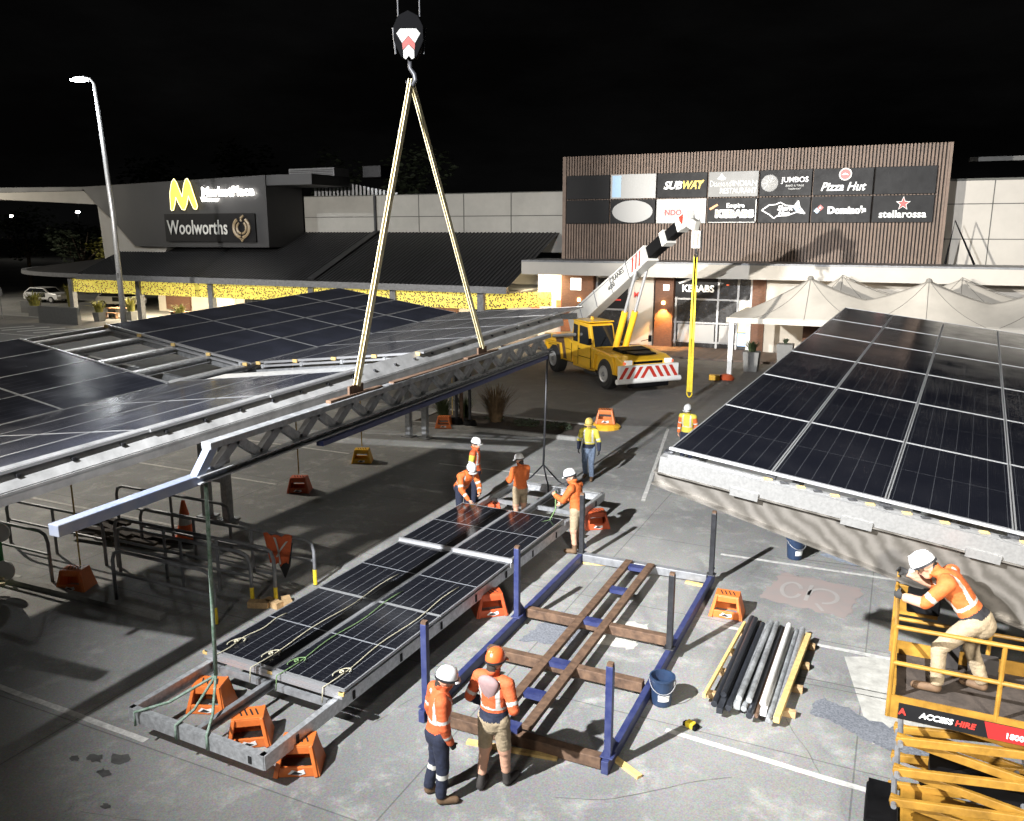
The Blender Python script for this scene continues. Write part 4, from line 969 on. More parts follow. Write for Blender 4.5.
b = MB(); b.span(cx - sw / 2 + .1, cx - sw / 2 + .65, 49.785, 49.797, cz - sh / 2 + .08, cz + sh / 2 - .08); b.build('blue_band', 'signblue', e, world=True)
e, cx, cz, sw, sh = sign(1, 1, 'signblack', 'black sign panel with a large pale oval')
b = MB(); b.lathe([(0, 0), (1.26, 0), (1.26, .02), (0, .02)], (cx, F_ + .012, cz), 36, 1, .52, T=Matrix.Rotation(R(90), 4, 'X')); b.build('oval', 'signpale', e, world=True)
e, cx, cz, sw, sh = sign(2, 0, 'signblack', 'black sign panel with slanted white and yellow lettering')
text('SUB', .62, (cx - .55, F_, cz - .02), 'letter', e, shear=.3, fat=.022, width=1.1); text('WAY', .62, (cx + .58, F_, cz - .02), 'letter_y', e, shear=.3, fat=.022, width=1.25)
b = MB(); b.prism([(-.3, 0), (.1, .0), (.2, .06), (.1, .12), (.1, .07), (-.3, .06)], 0, .02, Matrix.Translation((cx + 1.12, F_, cz + .17)) @ Matrix.Rotation(R(90), 4, 'X')); b.build('arrow_mark', 'letter_y', e, world=True)
e, cx, cz, sw, sh = sign(2, 1, 'signpale', 'pale sign panel with red lettering behind the crane boom tip')
text('NDO', .45, (cx - .45, F_, cz - .1), 'letter_r', e, fat=.012, width=1.0)
e, cx, cz, sw, sh = sign(3, 0, 'signgrey', 'grey sign panel with two lines of pale capitals and a small emblem')
text('INDIAN', .42, (cx + .65, F_, cz + .02), 'letter_g', e, fat=.008, width=1.35); text('RESTAURANT', .42, (cx + .3, F_, cz - .38), 'letter_g', e, fat=.008, width=2.05); text('Diamond', .5, (cx - .7, F_, cz + .02), 'letter_g', e, width=1.2)
b = MB(); b.prism([(-.25, 0), (-.12, .12), (0, .32), (.12, .12), (.25, 0), (0, -.08)], 0, .02, Matrix.Translation((cx - .65, F_, cz + .3)) @ Matrix.Rotation(R(90), 4, 'X')); b.build('emblem', 'letter', e, world=True)
e, cx, cz, sw, sh = sign(3, 1, 'signblack', 'black sign panel with orange outlined capitals and a white border')
text('KEBABS', .55, (cx + .15, F_, cz - .2), 'letter', e, fat=.05, width=2.2); text('KEBABS', .52, (cx + .15, F_ - .015, cz - .2), 'letter_o', e, fat=.0, width=2.12); text('Empire', .36, (cx + .2, F_, cz + .27), 'letter', e, fat=.01)
b = MB(); b.beam((cx - 1.25, F_, cz + .08), (cx - .8, F_, cz + .34), .02, .12); b.build('skewer_mark', 'letter_o', e, world=True)
b = MB(); b.span(cx + sw / 2 - .08, cx + sw / 2 - .03, 49.78, 49.797, cz - sh / 2 + .1, cz + sh / 2 - .1); b.span(cx - sw / 2 + .1, cx + sw / 2 - .08, 49.78, 49.797, cz - sh / 2 + .03, cz - sh / 2 + .07); b.build('border', 'letter_g', e, world=True)
e, cx, cz, sw, sh = sign(4, 0, 'signblack', 'black sign panel with a grey round emblem beside small pale capitals')
b = MB()
b.lathe([(0, 0), (.46, 0), (.46, .02), (0, .02)], (cx - .85, F_ + .012, cz), 28, T=Matrix.Rotation(R(90), 4, 'X')); b.build('round_emblem', 'signgrey', e, world=True)
b = MB()
for a in range(0, 360, 40): b.tube([(cx - .85 + .08 * math.cos(R(a)), F_ - .01, cz + .08 * math.sin(R(a))), (cx - .85 + .4 * math.cos(R(a + 25)), F_ - .01, cz + .4 * math.sin(R(a + 25)))], .02, 5)
b.build('emblem_lines', 'letter_g', e, world=True)
text('JUMBOS', .4, (cx + .5, F_, cz + .15), 'letter', e, width=1.45, fat=.005); text('BAKE & TAKE', .15, (cx + .5, F_, cz - .16), 'letter_g', e, width=.95); text('TAKEAWAY', .12, (cx + .5, F_, cz - .34), 'letter_g', e, width=.7)
e, cx, cz, sw, sh = sign(4, 1, 'signblack', 'black sign panel with a white fish outline and scrawled lettering')
b = MB()
fish = [(-1.2, 0), (-.8, .28), (-.45, .3), (-.2, .42), (.1, .25), (.55, .2), (.75, .5), (.85, .15), (1.15, -.2), (.7, -.12), (.2, -.3), (-.35, -.32), (-.5, -.45), (-.75, -.25), (-1.2, 0)]
for p, q in zip(fish, fish[1:]): b.beam((cx + p[0], F_, cz + p[1]), (cx + q[0], F_, cz + q[1]), .02, .06)
b.build('fish_outline', 'letter', e, world=True)
text('Shark', .36, (cx + .05, F_ - .01, cz + .1), 'letter', e, shear=.3, fat=.015); text('Man', .36, (cx - .0, F_ - .01, cz - .18), 'letter', e, shear=.3, fat=.015)
b = MB(); b.prism([(.5, .12), (.8, .45), (.8, .1), (1.1, -.18), (.7, -.1)], 0, .015, Matrix.Translation((cx, F_ + .01, cz)) @ Matrix.Rotation(R(90), 4, 'X')); b.build('blue_fin', 'signblue', e, world=True)
e, cx, cz, sw, sh = sign(5, 0, 'signblack', 'black sign panel with a red roundel above slanted white script')
text('Pizza Hut', .62, (cx, F_, cz - .28), 'letter', e, shear=.3, fat=.012, width=2.3)
b = MB(); RX = Matrix.Rotation(R(90), 4, 'X'); b.lathe([(0, 0), (.33, 0), (.33, .02), (0, .02)], (cx + .1, F_ + .012, cz + .38), 28, T=RX); b.build('roundel_ring', 'letter_g', e, world=True)
b = MB(); b.lathe([(0, 0), (.26, 0), (.26, .02), (0, .02)], (cx + .1, F_ + .002, cz + .38), 28, T=RX); b.build('roundel', 'letter_r', e, world=True)
b = MB(); b.prism([(-.17, -.02), (-.1, .05), (0, .09), (.1, .05), (.17, -.02), (.06, .0), (-.06, .0)], 0, .02, Matrix.Translation((cx + .1, F_ - .012, cz + .36)) @ RX); b.build('roof_mark', 'letter', e, world=True)
e, cx, cz, sw, sh = sign(5, 1, 'signblack', 'black sign panel with a tilted tile emblem and bold white lettering')
text("Domino's", .5, (cx + .3, F_, cz - .05), 'letter', e, fat=.03, width=1.95)
for dx, dz, m_ in ((-1.05, .05, 'letter_r'), (-1.22, -.1, 'signblue')):
    b = MB(); b.box((cx + dx, F_, cz + dz + .05), (.24, .02, .24), mtx=Matrix.Rotation(R(40), 4, 'Y')); b.build('tile_emblem', m_, e, world=True)
b = MB()
for dx, dz in ((-1.05, .1), (-1.26, -.0), (-1.18, -.12)): b.lathe([(0, 0), (.04, 0), (.04, .01), (0, .01)], (cx + dx, F_ - .012, cz + dz), 10, T=RX)
b.build('pips', 'letter', e, world=True)
sign(6, 0, 'signblack', 'blank glossy black sign panel at the upper right end of the slat wall')
e, cx, cz, sw, sh = sign(6, 1, 'signblack', 'black sign panel with a red star above white lowercase lettering')
text('stellarossa', .52, (cx, F_, cz - .28), 'letter', e, fat=.012, width=2.3)
star = [(r_ * math.sin(R(36 * k)), r_ * math.cos(R(36 * k))) for k, r_ in ((k, .34 if k % 2 == 0 else .14) for k in range(10))]
b = MB(); b.prism([(x * 1.1, y * 1.1) for x, y in star][::-1], 0, .015, Matrix.Translation((cx, F_ + .012, cz + .27)) @ RX); b.build('star_rim', 'letter', e, world=True)
b = MB(); b.prism([(x * .92, y * .92) for x, y in star][::-1], 0, .015, Matrix.Translation((cx, F_ - .004, cz + .27)) @ RX); b.build('star', 'letter_r', e, world=True)

# ------------------------------------------------------------------ market building on the left
mk = empty('supermarket_building', (-45, 50, 0), 0, 'supermarket building with a dark sign tower and ribbed verandah roof', 'building')
b = MB()
YF, YB, ZF, ZB = 46.6, 55, 3.62, 6.86
b.add([(-60, YF, ZF), (-21.9, YF, ZF), (-21.9, YB, ZB), (-60, YB, ZB)], [(0, 1, 2, 3)])
n = 126
for k in range(n):
    x = -60 + 38.1 * k / n; b.beam((x, YF, ZF + .02), (x, YB, ZB + .02), .07, .06, (0, 0, 1))
b.build('verandah_roof', 'roofing', mk, world=True)
# rounded roof end over the left corner
b = MB(); arc = [(-60 + 16.5 * math.cos(R(a)), 58 + 11.4 * math.sin(R(a))) for a in range(180, 271, 6)]
pts = arc + [(-59.9, 58)]
b.prism(pts, 3.3, 3.62); b.build('round_roof_end', 'grey_steel', mk, world=True)
b = MB(); arc2 = [(-60 + (x + 60) * .97, 58 + (y - 58) * .97) for x, y in arc] + [(-59.95, 58)]; nn = len(arc2)
b.add([(x, y, 3.63) for x, y in arc2] + [(-59.95, 55, 5.2)], [(i, (i + 1) % nn, nn) for i in range(nn)]); b.build('round_roof_top', 'roofing', mk, world=True)
b = MB(); b.span(-60, -21.9, 46.35, 46.6, 3.2, 3.62); b.span(-60, -21.9, 46.6, 54.5, 3.2, 3.3); b.build('gutter', 'grey_steel', mk, world=True)
px = [-61.3, -53.7, -46.3, -37.1, -30.4, -23.9]
for x in px:
    b = MB(); b.span(x - .22, x + .22, 46.75, 47.15, 0, 3.2); b.build('verandah_post', 'grey_steel', mk, world=True)
for x0, x1 in zip(px[:-1], px[1:]):
    b = MB(); b.span(x0 + .23, x1 - .23, 46.9, 46.95, 2.15, 3.18); b.build('yellow_screen', 'screen', mk, world=True)
b = MB(); b.add([(-23.6, 46.9, 2.15), (-20.2, 49.5, 2.3), (-20.2, 49.5, 3.2), (-23.6, 46.9, 3.18)], [(0, 1, 2, 3)]); b.build('yellow_screen', 'screen', mk, world=True)
b = MB(); b.span(-43.8, -19.6, 55, 55.3, 5.5, 9.6); b.build('upper_wall', 'greywall', mk, world=True)
b = MB(); b.span(-43.8, -19.6, 54.98, 55, 8.0, 8.06)
for x in (-37.2, -33.2, -29.4, -25.6): b.span(x - .03, x + .03, 54.98, 55, 6.9, 9.6)
b.span(-43.8, -19.6, 54.97, 55.3, 9.6, 9.66); b.build('panel_joint', 'joint', mk, world=True)
b = MB(); b.span(-37.1, -36.95, 54.85, 54.98, 6.8, 9.6); b.build('downpipe', 'dark_steel', mk, world=True)
b = MB(); b.beam((-36.9, 46.7, 3.72), (-36.9, 54.9, 6.95), .5, .12); b.build('roof_flashing', 'roofing', mk, world=True)
# sign tower
TY = 50.6
b = MB(); RXT = Matrix.Translation((0, TY, 0)) @ Matrix.Rotation(R(90), 4, 'X')
b.prism([(-63.6, 10.6), (-43.8, 11.05), (-43.8, 5.75), (-54.7, 5.7), (-57.9, 5.75), (-60.2, 7.78), (-62.1, 9.19)], -4.2, 0, RXT); b.build('sign_tower', 'charcoal', mk, world=True)
b = MB(); b.prism([(-62.2, 9.2), (-60.25, 7.74), (-57.9, 5.72), (-54.6, 5.66), (-55.4, 4.4), (-61.9, 4.4)], -3.6, -.25, RXT); b.build('pale_side_wall', 'whitewall', mk, world=True)
b = MB(); b.prism([(-110, 11.3), (-63.6, 10.61), (-63.6, 10.3), (-110, 10.5)], -6, -.1, RXT); b.build('high_awning', 'charcoal', mk, world=True)
b = MB(); b.prism([(-110, 10.48), (-63.6, 10.28), (-62.0, 9.15), (-80, 10.0), (-110, 10.2)], -8, -.2, RXT); b.build('pale_soffit', 'whitewall', mk, world=True)
b = MB(); b.span(-43.79, -39.6, 50.7, 55.4, 10.3, 11.05); b.build('tower_parapet', 'charcoal', mk, world=True)
b = MB()
for k in range(22): b.span(-43.2 + .36 * k, -43.0 + .36 * k, 55.6, 55.7, 9.66, 11.2 - .065 * k)
b.build('ribbed_parapet', 'galv', mk, world=True)
b = MB(); b.span(-60, -22, 54.4, 54.6, 0, 5.0); b.build('back_wall', 'whitewall', mk, world=True)
for i, x in enumerate((-57.5, -52.5, -48.5, -43.5, -40, -35, -31, -27)):
    b = MB(); b.span(x - 1.4, x + 1.4, 54.2, 54.4, .2, 2.9); b.build('shop_window' if i % 3 else 'shop_wall', 'poster' if i % 4 == 1 else ('glass' if i % 3 else 'brick'), mk, world=True)
for x in (-58, -54, -50, -46, -42, -36, -30, -25):
    lamp('verandah_light', 'AREA', (x, 49.5, 3.1), 800, (1, .84, .58), .6, (x, 49.5, 0))
    b = MB(); b.span(x - .3, x + .3, 49.2, 49.8, 3.14, 3.19); b.build('ceiling_lamp', 'litbox', mk, world=True)
# signs on the tower
e = empty('shop_sign', (-50, 50.5, 7.1), 0, 'dark sign board with white lettering and a round bronze emblem on the tower', 'sign')
b = MB(); b.span(-54.2, -44.9, 50.44, 50.55, 6.15, 8.3); b.build('face', 'signblack', e, world=True)
text('Woolworths', 1.55, (-50.75, 50.4, 7.2), 'letter_g', e, fat=.02, width=6.3)
b = MB()
for rr in (.85, .5):
    for s in (-1, 1):
        b.tube([(-46.2 + s * rr * .9 * math.sin(R(a)), 50.4, 7.2 - rr * .85 * math.cos(R(a))) for a in range(8, 155, 14)], [.09 if rr < .6 else .13] * 11, 6)
b.tube([(-46.2, 50.4, 7.7), (-46.2, 50.4, 7.95), (-45.95, 50.4, 8.1)], .1, 6); b.tube([(-46.5, 50.4, 6.6), (-46.2, 50.4, 6.2), (-45.9, 50.4, 6.6)], .1, 6)
b.build('round_emblem', 'letter_tan', e, world=True)
e = empty('logo_sign', (-52, 50.5, 9.5), 0, 'glowing yellow double peaked logo beside white lit lettering on the tower', 'sign')
mp = [(-1.75, -1.3), (-1.7, .2), (-1.35, 1.25), (-1.0, 1.55), (-.7, 1.2), (-.35, .35), (-.1, -.2), (.2, .9), (.5, 1.45), (.75, 1.55), (1.05, 1.1), (1.5, -.2), (1.8, -1.1), (1.65, -1.4), (1.3, -1.35), (.95, -.7), (.72, -.1), (.45, -.9), (.1, -1.45), (-.25, -1.4), (-.65, -.8), (-.95, -.2), (-1.15, -.9), (-1.4, -1.45), (-1.65, -1.5)]
TM = Matrix.Translation((-51.9, 50.42, 9.75)) @ RX @ Matrix.Scale(.8, 4)
b = MB(); b.prism([(x, y) for x, y in mp][::-1], 0, .1, TM); b.build('peaks', 'glow_logo', e, world=True)
b = MB()
for p, q in zip(mp, mp[1:] + mp[:1]): b.beam(TM @ Vector((p[0], p[1], .11)), TM @ Vector((q[0], q[1], .11)), .03, .03, (0, 1, 0))
b.build('lit_edge', 'glow_edge', e, world=True)
text('MarketPlace', .95, (-47.4, 50.4, 9.9), 'glow_white', e, fat=.035, width=5.2); text('Warner', .42, (-49.2, 50.4, 9.35), 'glow_white', e, fat=.02, width=1.9)
lamp('sign_glow', 'POINT', (-48, 49.6, 9.3), 25, (1, .95, .85), .3)
# rooftop things
def roofunit(x0, x1, y, z0, z1, lab, m='grey_steel'):
    e = empty('rooftop_unit', ((x0 + x1) / 2, y, z0), 0, lab, 'rooftop unit'); b = MB(); b.span(x0, x1, y, y + 2, z0, z1); b.build('casing', m, e, world=True, bevel=.04)
    b = MB()
    for k in range(6): b.span(x0 + .1, x1 - .1, y - .03, y - .01, z0 + (z1 - z0) * (.15 + .13 * k), z0 + (z1 - z0) * (.15 + .13 * k) + .05)
    b.build('grille', 'dark_steel', e, world=True)
roofunit(-46, -41.5, 56, 10.9, 11.9, 'long grey rooftop unit above the sign tower'); roofunit(-39.5, -37.8, 57, 11.1, 12.0, 'small dark rooftop unit right of the sign tower', 'dark_steel')
# verandah furniture and planters
def table(x, y, lab):
    e = empty('cafe_table', (x, y, 0), 0, lab, 'table', 'tables under the verandah')
    b = MB(); b.box((0, 0, .78), (1.8, .9, .05)); b.build('table_top', 'table', e)
    for sx in (-.8, .8): b = MB(); b.box((sx, 0, .38), (.08, .7, .75)); b.build('leg', 'dark_steel', e)
    for s in (-1, 1): b = MB(); b.box((0, s * .75, .45), (1.7, .3, .05)); b.box((-.6, s * .75, .21), (.06, .25, .42)); b.box((.6, s * .75, .21), (.06, .25, .42)); b.build('bench', 'table', e)
table(-58.2, 48.6, 'cafe table under the verandah beside the corner post'); table(-51, 48.4, 'cafe table under the verandah between second and third posts'); table(-48, 50.2, 'cafe table deeper under the verandah behind the potted fronds'); table(-42, 48.5, 'cafe table beyond the third verandah post')
def pot(x, y, h, sp, lab, m='leaf_yel', z=0, box=(.7, .7, .7)):
    e = empty('potted_plant', (x, y, z), 0, lab, 'potted plant', 'plants in pots by the verandah')
    b = MB(); b.add([(sx * box[0] / 2 * k, sy * box[1] / 2 * k, zz) for k, zz in ((.8, 0), (1, box[2])) for sx, sy in ((-1, -1), (1, -1), (1, 1), (-1, 1))], [(3, 2, 1, 0), (4, 5, 6, 7), (0, 1, 5, 4), (1, 2, 6, 5), (2, 3, 7, 6), (3, 0, 4, 7)]); b.build('pot', 'potgrey', e)
    b = MB(); blades(b, 0, 0, box[2] - .05, 90, h, sp, .05, droop=1.2); b.build('fronds', m, e)
pot(-66.5, 47.2, 2.2, 1.3, 'bushy yellow green plant in a pale pot by the parked car'); pot(-63.6, 48.4, 3.2, .7, 'tall yellow green plant in a pot at the roof corner')
pot(-57.3, 46.0, 1.5, 1.0, 'arching fronds in a pot beside the street lamp'); pot(-55.6, 47.6, 1.9, .9, 'upright fronds just behind the street lamp'); pot(-49.3, 46.6, 1.5, .9, 'fronds in a pot between the verandah posts'); pot(-44.4, 47.0, 1.4, .8, 'fronds in a pot near the third verandah post')
pot(-29.0, 44.4, 1.1, .7, 'small yellow plant seen through the canopy gap nearest the valley'); pot(-31.5, 42.6, 1.1, .9, 'small yellow plant seen through the canopy gap by the purlins'); pot(-36.5, 43.2, 1.0, 1.1, 'yellow plant clump seen through the far canopy gap')
pot(-6.6, 43.2, .9, .5, 'leafy plant in a grey box planter beside the tent pole', 'leaf_dim', 0, (.8, .8, 1.0)); pot(-5.2, 45.0, .5, .2, 'nearly bare dark planter under the tent edge', 'leaf_dark', 0, (.8, .8, 1.25))
for x0, x1, y, h, lab in ((-66, -61.6, 46.2, .85, 'low grey wall with slanted struts at the roof corner'), (-60.6, -56.2, 43.2, 1.3, 'low grey planter wall in front of the verandah'), (-69.5, -67.2, 48, 1.0, 'short low wall beside the parked car')):
    b = MB(); b.span(x0, x1, y, y + .3, 0, h); tag(b.build('low_wall', 'potgrey'), lab, 'wall')
# ------------------------------------------------------------------ street lamp, far lamps, trees, car
e = empty('street_lamp', (-45.6, 38.4, 0), 0, 'tall tapering street lamp with one bright lit head', 'street lamp')
b = MB(); b.tube([(0, 0, 0), (-.05, 0, 8), (-.55, 0, 15.8)], [.19, .15, .10], 10); b.build('pole', 'galv', e, smooth=True)
b = MB(); b.tube([(-.55, 0, 15.8), (-.9, 0, 16.15), (-1.6, 0, 16.25)], .07, 8); b.build('arm', 'galv', e)
b = MB(); b.box((-1.7, 0, 16.25), (.9, .35, .14)); b.build('head', 'galv', e, bevel=.04)
b = MB(); b.box((-1.7, -.1, 16.12), (.9, .6, .14)); b.build('lens', 'lens', e, bevel=.03)
b = MB(); b.box((.02, -.17, 4.2), (.12, .1, .3)); b.build('junction_box', 'grey_steel', e)
lamp('street_light', 'SPOT', (-47.3, 38.3, 16.0), 5000, (.95, .98, 1), .15, (-47.2, 38.6, 0), 165, .3)
lamp('street_light', 'POINT', (-46.4, 36.6, 15.7), 700, (.95, .98, 1), .1)
for x, y, z, lab in ((-202, 140, 10.5, 'small distant lit street lamp at the far left edge'), (-178, 140, 11.3, 'small distant lit street lamp above the dark trees'), (-67, 190, 21.2, 'tiny distant light in the dark above the grey wall')):
    e = empty('distant_lamp', (x, y, 0), 0, lab, 'street lamp', 'distant street lamps')
    b = MB(); b.tube([(0, 0, 0), (0, 0, z)], .12, 6); b.build('pole', 'dark_steel', e)
    b = MB(); b.lathe([(0, -.3), (.5, -.15), (.5, .15), (0, .3)], (0, 0, z), 10); b.build('head', 'dotlamp', e)
def tree(x, y, h, rad, n, lab, seed, m='leaf_dark', s=.5):
    random.seed(seed); e = empty('tree', (x, y, 0), 0, lab, 'tree', 'dark trees behind the buildings')
    b = MB(); b.tube([(0, 0, 0), (.1, 0, h * .4), (-.1, .1, h * .75)], [.25, .2, .1], 8)
    for k in range(5):
        a = random.uniform(0, 6.28); b.tube([(0, 0, h * .4), (rad * .5 * math.cos(a), rad * .5 * math.sin(a), h * random.uniform(.6, .85))], [.12, .04], 6)
    b.build('trunk', 'bark', e)
    b = MB()
    for k in range(9):
        a = random.uniform(0, 6.28); r_ = rad * random.uniform(.1, .75)
        leaves(b, (r_ * math.cos(a), r_ * math.sin(a), h * random.uniform(.5, .92)), (rad * .45, rad * .45, h * .16), n // 9, s)
    b.build('crown', m, e)
tree(-96, 68, 9.5, 5, 1600, 'dark broad tree at the far left edge of the scene', 1)
tree(-84, 66, 8.2, 4.5, 1500, 'dark tree behind the parked white car', 2)
tree(-75, 62, 6.6, 2.6, 900, 'small faintly lit tree beside the pale side wall', 3, 'leaf_yel', .4)
tree(-69, 66, 6.2, 3.2, 900, 'low dark bush tree left of the sign tower', 4)
for i, (x, y, h) in enumerate(((-84, 92, 18), (-70, 95, 17), (-58, 96, 17.5), (-98, 92, 17))):
    tree(x, y, h, 6, 1200, ['dark tree crown just above the high awning behind the lamp pole', 'dark tree crown behind the middle of the sign tower', 'dark tree crown behind the lit lettering', 'dark tree crown above the left end of the high awning'][i], 10 + i, s=.8)
random.seed(5)
def car(x, y, rz_, lab):
    e = empty('parked_car', (x, y, 0), rz_, lab, 'car', 'parked cars by the verandah')
    b = MB(); RXc = Matrix.Rotation(R(90), 4, 'X')
    b.prism([(-2.1, .35), (2.1, .35), (2.15, .75), (1.95, .92), (1.05, 1.02), (.45, 1.48), (-1.2, 1.52), (-1.95, 1.05), (-2.12, .8)], -.85, .85, RXc); b.build('body', 'carwhite', e, bevel=.06)
    b = MB(); b.prism([(.95, 1.03), (.42, 1.42), (-1.1, 1.45), (-1.75, 1.06)], -.87, .87, RXc); b.build('side_windows', 'glass', e)
    b = MB(); b.add([(1.09, -.72, 1.02), (1.09, .72, 1.02), (.5, .64, 1.47), (.5, -.64, 1.47)], [(0, 1, 2, 3)]); o = b.build('windscreen', 'glass', e)
    for sx in (-1.3, 1.35):
        for sy in (-1, 1):
            b = MB(); b.lathe([(.0, -.11), (.33, -.11), (.33, .11), (0, .11)], (sx, sy * .8, .33), 18, T=RXc); w_ = b.build('wheel', 'tyre', e)
            b = MB(); b.lathe([(.0, -.125), (.2, -.125), (.2, .125), (0, .125)], (sx, sy * .8, .33), 14, T=RXc); b.build('rim', 'rim', w_)
    for sy in (-1, 1): b = MB(); b.box((2.08, sy * .6, .72), (.12, .35, .14)); b.build('headlight', 'headlight', e)
    b = MB(); b.box((.2, -.875, .8), (.9, .01, .4)); b.build('door_sticker', 'dark_steel', e)
car(-77.2, 56.2, R(8), 'white hatchback with a dark door panel parked beyond the round roof end')
car(-66, 55.5, R(10), 'white car partly hidden behind the verandah corner posts')
e = empty('round_sign', (-65.8, 43.8, 0), 0, 'round sign seen from behind on a thin post by the road', 'sign')
b = MB(); b.tube([(0, 0, 0), (0, 0, 2.3)], .04, 8); b.build('post', 'galv_dull', e); b = MB(); b.lathe([(0, -.02), (.42, -.02), (.42, .02), (0, .02)], (0, -.06, 2.2), 20, T=RX); b.build('disc', 'galv_dull', e)
b = MB(); b.span(-110, -85, 85, 86, 0, 6.0); tag(b.build('distant_building', 'charcoal'), 'low dark building far behind the trees on the left', 'building')

# ------------------------------------------------------------------ tent
tn = empty('tension_tent', (-2, 41, 0), 0, 'pale tension membrane tent with pointed peaks beside the right canopy', 'tent')
peaks = [(-3.95, 42.2), (1.1, 42.2), (6.2, 42.2)]; peaks2 = [(-2.75, 45.6), (2.6, 45.6), (7.9, 45.6)]
def tz(x, y, pk, y0, y1, x0, x1):
    u = min(1, min(abs(x - p[0]) / (2.58 if x > pk[0][0] else 3.5) for p in pk)); zr = (3.85 if x > pk[0][0] else 3.02) + (.95 if x > pk[0][0] else 1.78) * (1 - u) ** 1.3
    py_ = pk[0][1]; v = (py_ - y) / (py_ - y0) if y < py_ else (y - py_) / (y1 - py_)
    return 2.95 + (zr - 2.95) * (1 - v) ** (1.0 + .15 * (1 - u))
for pk, y0, y1, nm in ((peaks, 40.4, 44.0, 'front_membrane'), (peaks2, 44.1, 46.4, 'rear_membrane')):
    b = MB(); nx, ny = 110, 30; x0, x1 = -7.4, 9; vs = []
    for j in range(ny + 1):
        for i in range(nx + 1):
            x, y = x0 + (x1 - x0) * i / nx, y0 + (y1 - y0) * j / ny; vs.append((x, y, tz(x, y, pk, y0, y1, x0, x1)))
    b.add(vs, [(j * (nx + 1) + i, j * (nx + 1) + i + 1, (j + 1) * (nx + 1) + i + 1, (j + 1) * (nx + 1) + i) for j in range(ny) for i in range(nx)])
    o = b.build(nm, 'membrane', tn, world=True, smooth=True)
    so = o.modifiers.new('thickness', 'SOLIDIFY'); so.thickness = .02
    s_ = MB()
    for px_, py_ in pk:
        for ax, ay in ((0, -1), (.9, -1), (-.9, -1), (1, 0)):
            pp = []
            for k in range(14):
                t = k / 13; x, y = px_ + ax * 2.55 * t, py_ + ay * (py_ - y0 - .02) * t
                if x < x0: break
                pp.append((x, y, tz(x, y, pk, y0, y1, x0, x1) + .012))
            if len(pp) > 2: s_.tube(pp, .014, 5)
    s_.build('seam', 'seam', tn, world=True)
b = MB(); b.span(-7.45, 9, 40.3, 40.4, 2.72, 2.96); b.span(-7.45, -7.36, 40.4, 46, 2.72, 2.96); b.build('edge_beam', 'membrane', tn, world=True)
for x, y in ((-7.2, 40.5), (-1.4, 40.5), (3.8, 40.5), (-7.2, 45.5)):
    b = MB(); b.span(x - .11, x + .11, y - .11, y + .11, 0, 2.72); b.build('pole', 'white', tn, world=True)
for px_, py_ in peaks: b = MB(); b.lathe([(.0, 0), (.16, 0), (.1, .14), (0, .16)], (px_, py_, tz(px_, py_, peaks, 40.4, 44, -7.4, 9) - .06), 12); b.build('peak_cap', 'seam', tn, world=True)
b = MB(); b.span(-4.6, -2.6, 47.0, 47.2, .12, 2.2); tag(b.build('banner', 'brick'), 'brown poster board standing under the tent edge', 'poster board')
e = empty('tool_bag', (-7.5, 39.9, 0), 0, 'orange tool bag heap at the foot of the white tent pole', 'tool bag')
b = MB(); b.lathe([(.35, 0), (.4, .12), (.25, .26), (.05, .3)], (0.25, .1, 0), 12, 1, .6); b.build('bag', 'red_pl', e)
b = MB(); b.box((-.25, -.2, .14), (.5, .35, .26), R(10)); b.build('case', 'yellow_pl', e, bevel=.03)

# ------------------------------------------------------------------ mobile crane (pick and carry)
ch = math.atan2(-.667, .745)
ck = empty('mobile_crane', (-9.75, 35.2, 0), ch, 'yellow mobile crane with a raised white boom and striped front bumper', 'crane')
# local x = forward, y = left (away from camera), z up ; origin at the front bumper centre
b = MB(); RXk = Matrix.Rotation(R(90), 4, 'X')
def side(poly_, y0, y1, name, m, bev=.03, par=ck): 
    b = MB(); b.prism(poly_, -y1, -y0, RXk); return b.build(name, m, par, bevel=bev)
side([(-2.9, .75), (-.25, .75), (-.05, .95), (-.05, 1.45), (-.6, 1.62), (-2.6, 1.75), (-2.9, 1.7)], -1.3, 1.3, 'front_body', 'craney', .06)
side([(-8.0, .75), (-4.9, .75), (-4.9, 1.75), (-5.6, 1.95), (-8.0, 1.85)], -1.25, 1.25, 'rear_body', 'craney', .05)
side([(-4.95, .6), (-2.85, .6), (-2.85, 1.5), (-4.95, 1.5)], -1.15, 1.15, 'mid_chassis', 'craney', .03)
side([(-6.3, .85), (-5.4, .85), (-5.75, 1.9), (-6.6, 1.9)], -1.29, -1.252, 'red_side_flash', 'rust', .01)
side([(-7.9, .55), (-.3, .55), (-.3, .8), (-7.9, .8)], -.7, .7, 'chassis_rail', 'black', .02)
side([(-1.9, 1.7), (-1.2, 1.66), (-.9, 1.64), (-1.1, 1.78), (-1.8, 1.85)], -.75, .75, 'bonnet_recess', 'black', .03)
side([(-3.4, .5), (-2.2, .5), (-2.2, .62), (-3.4, .62)], -1.35, -1.0, 'step', 'dark_steel', .01)
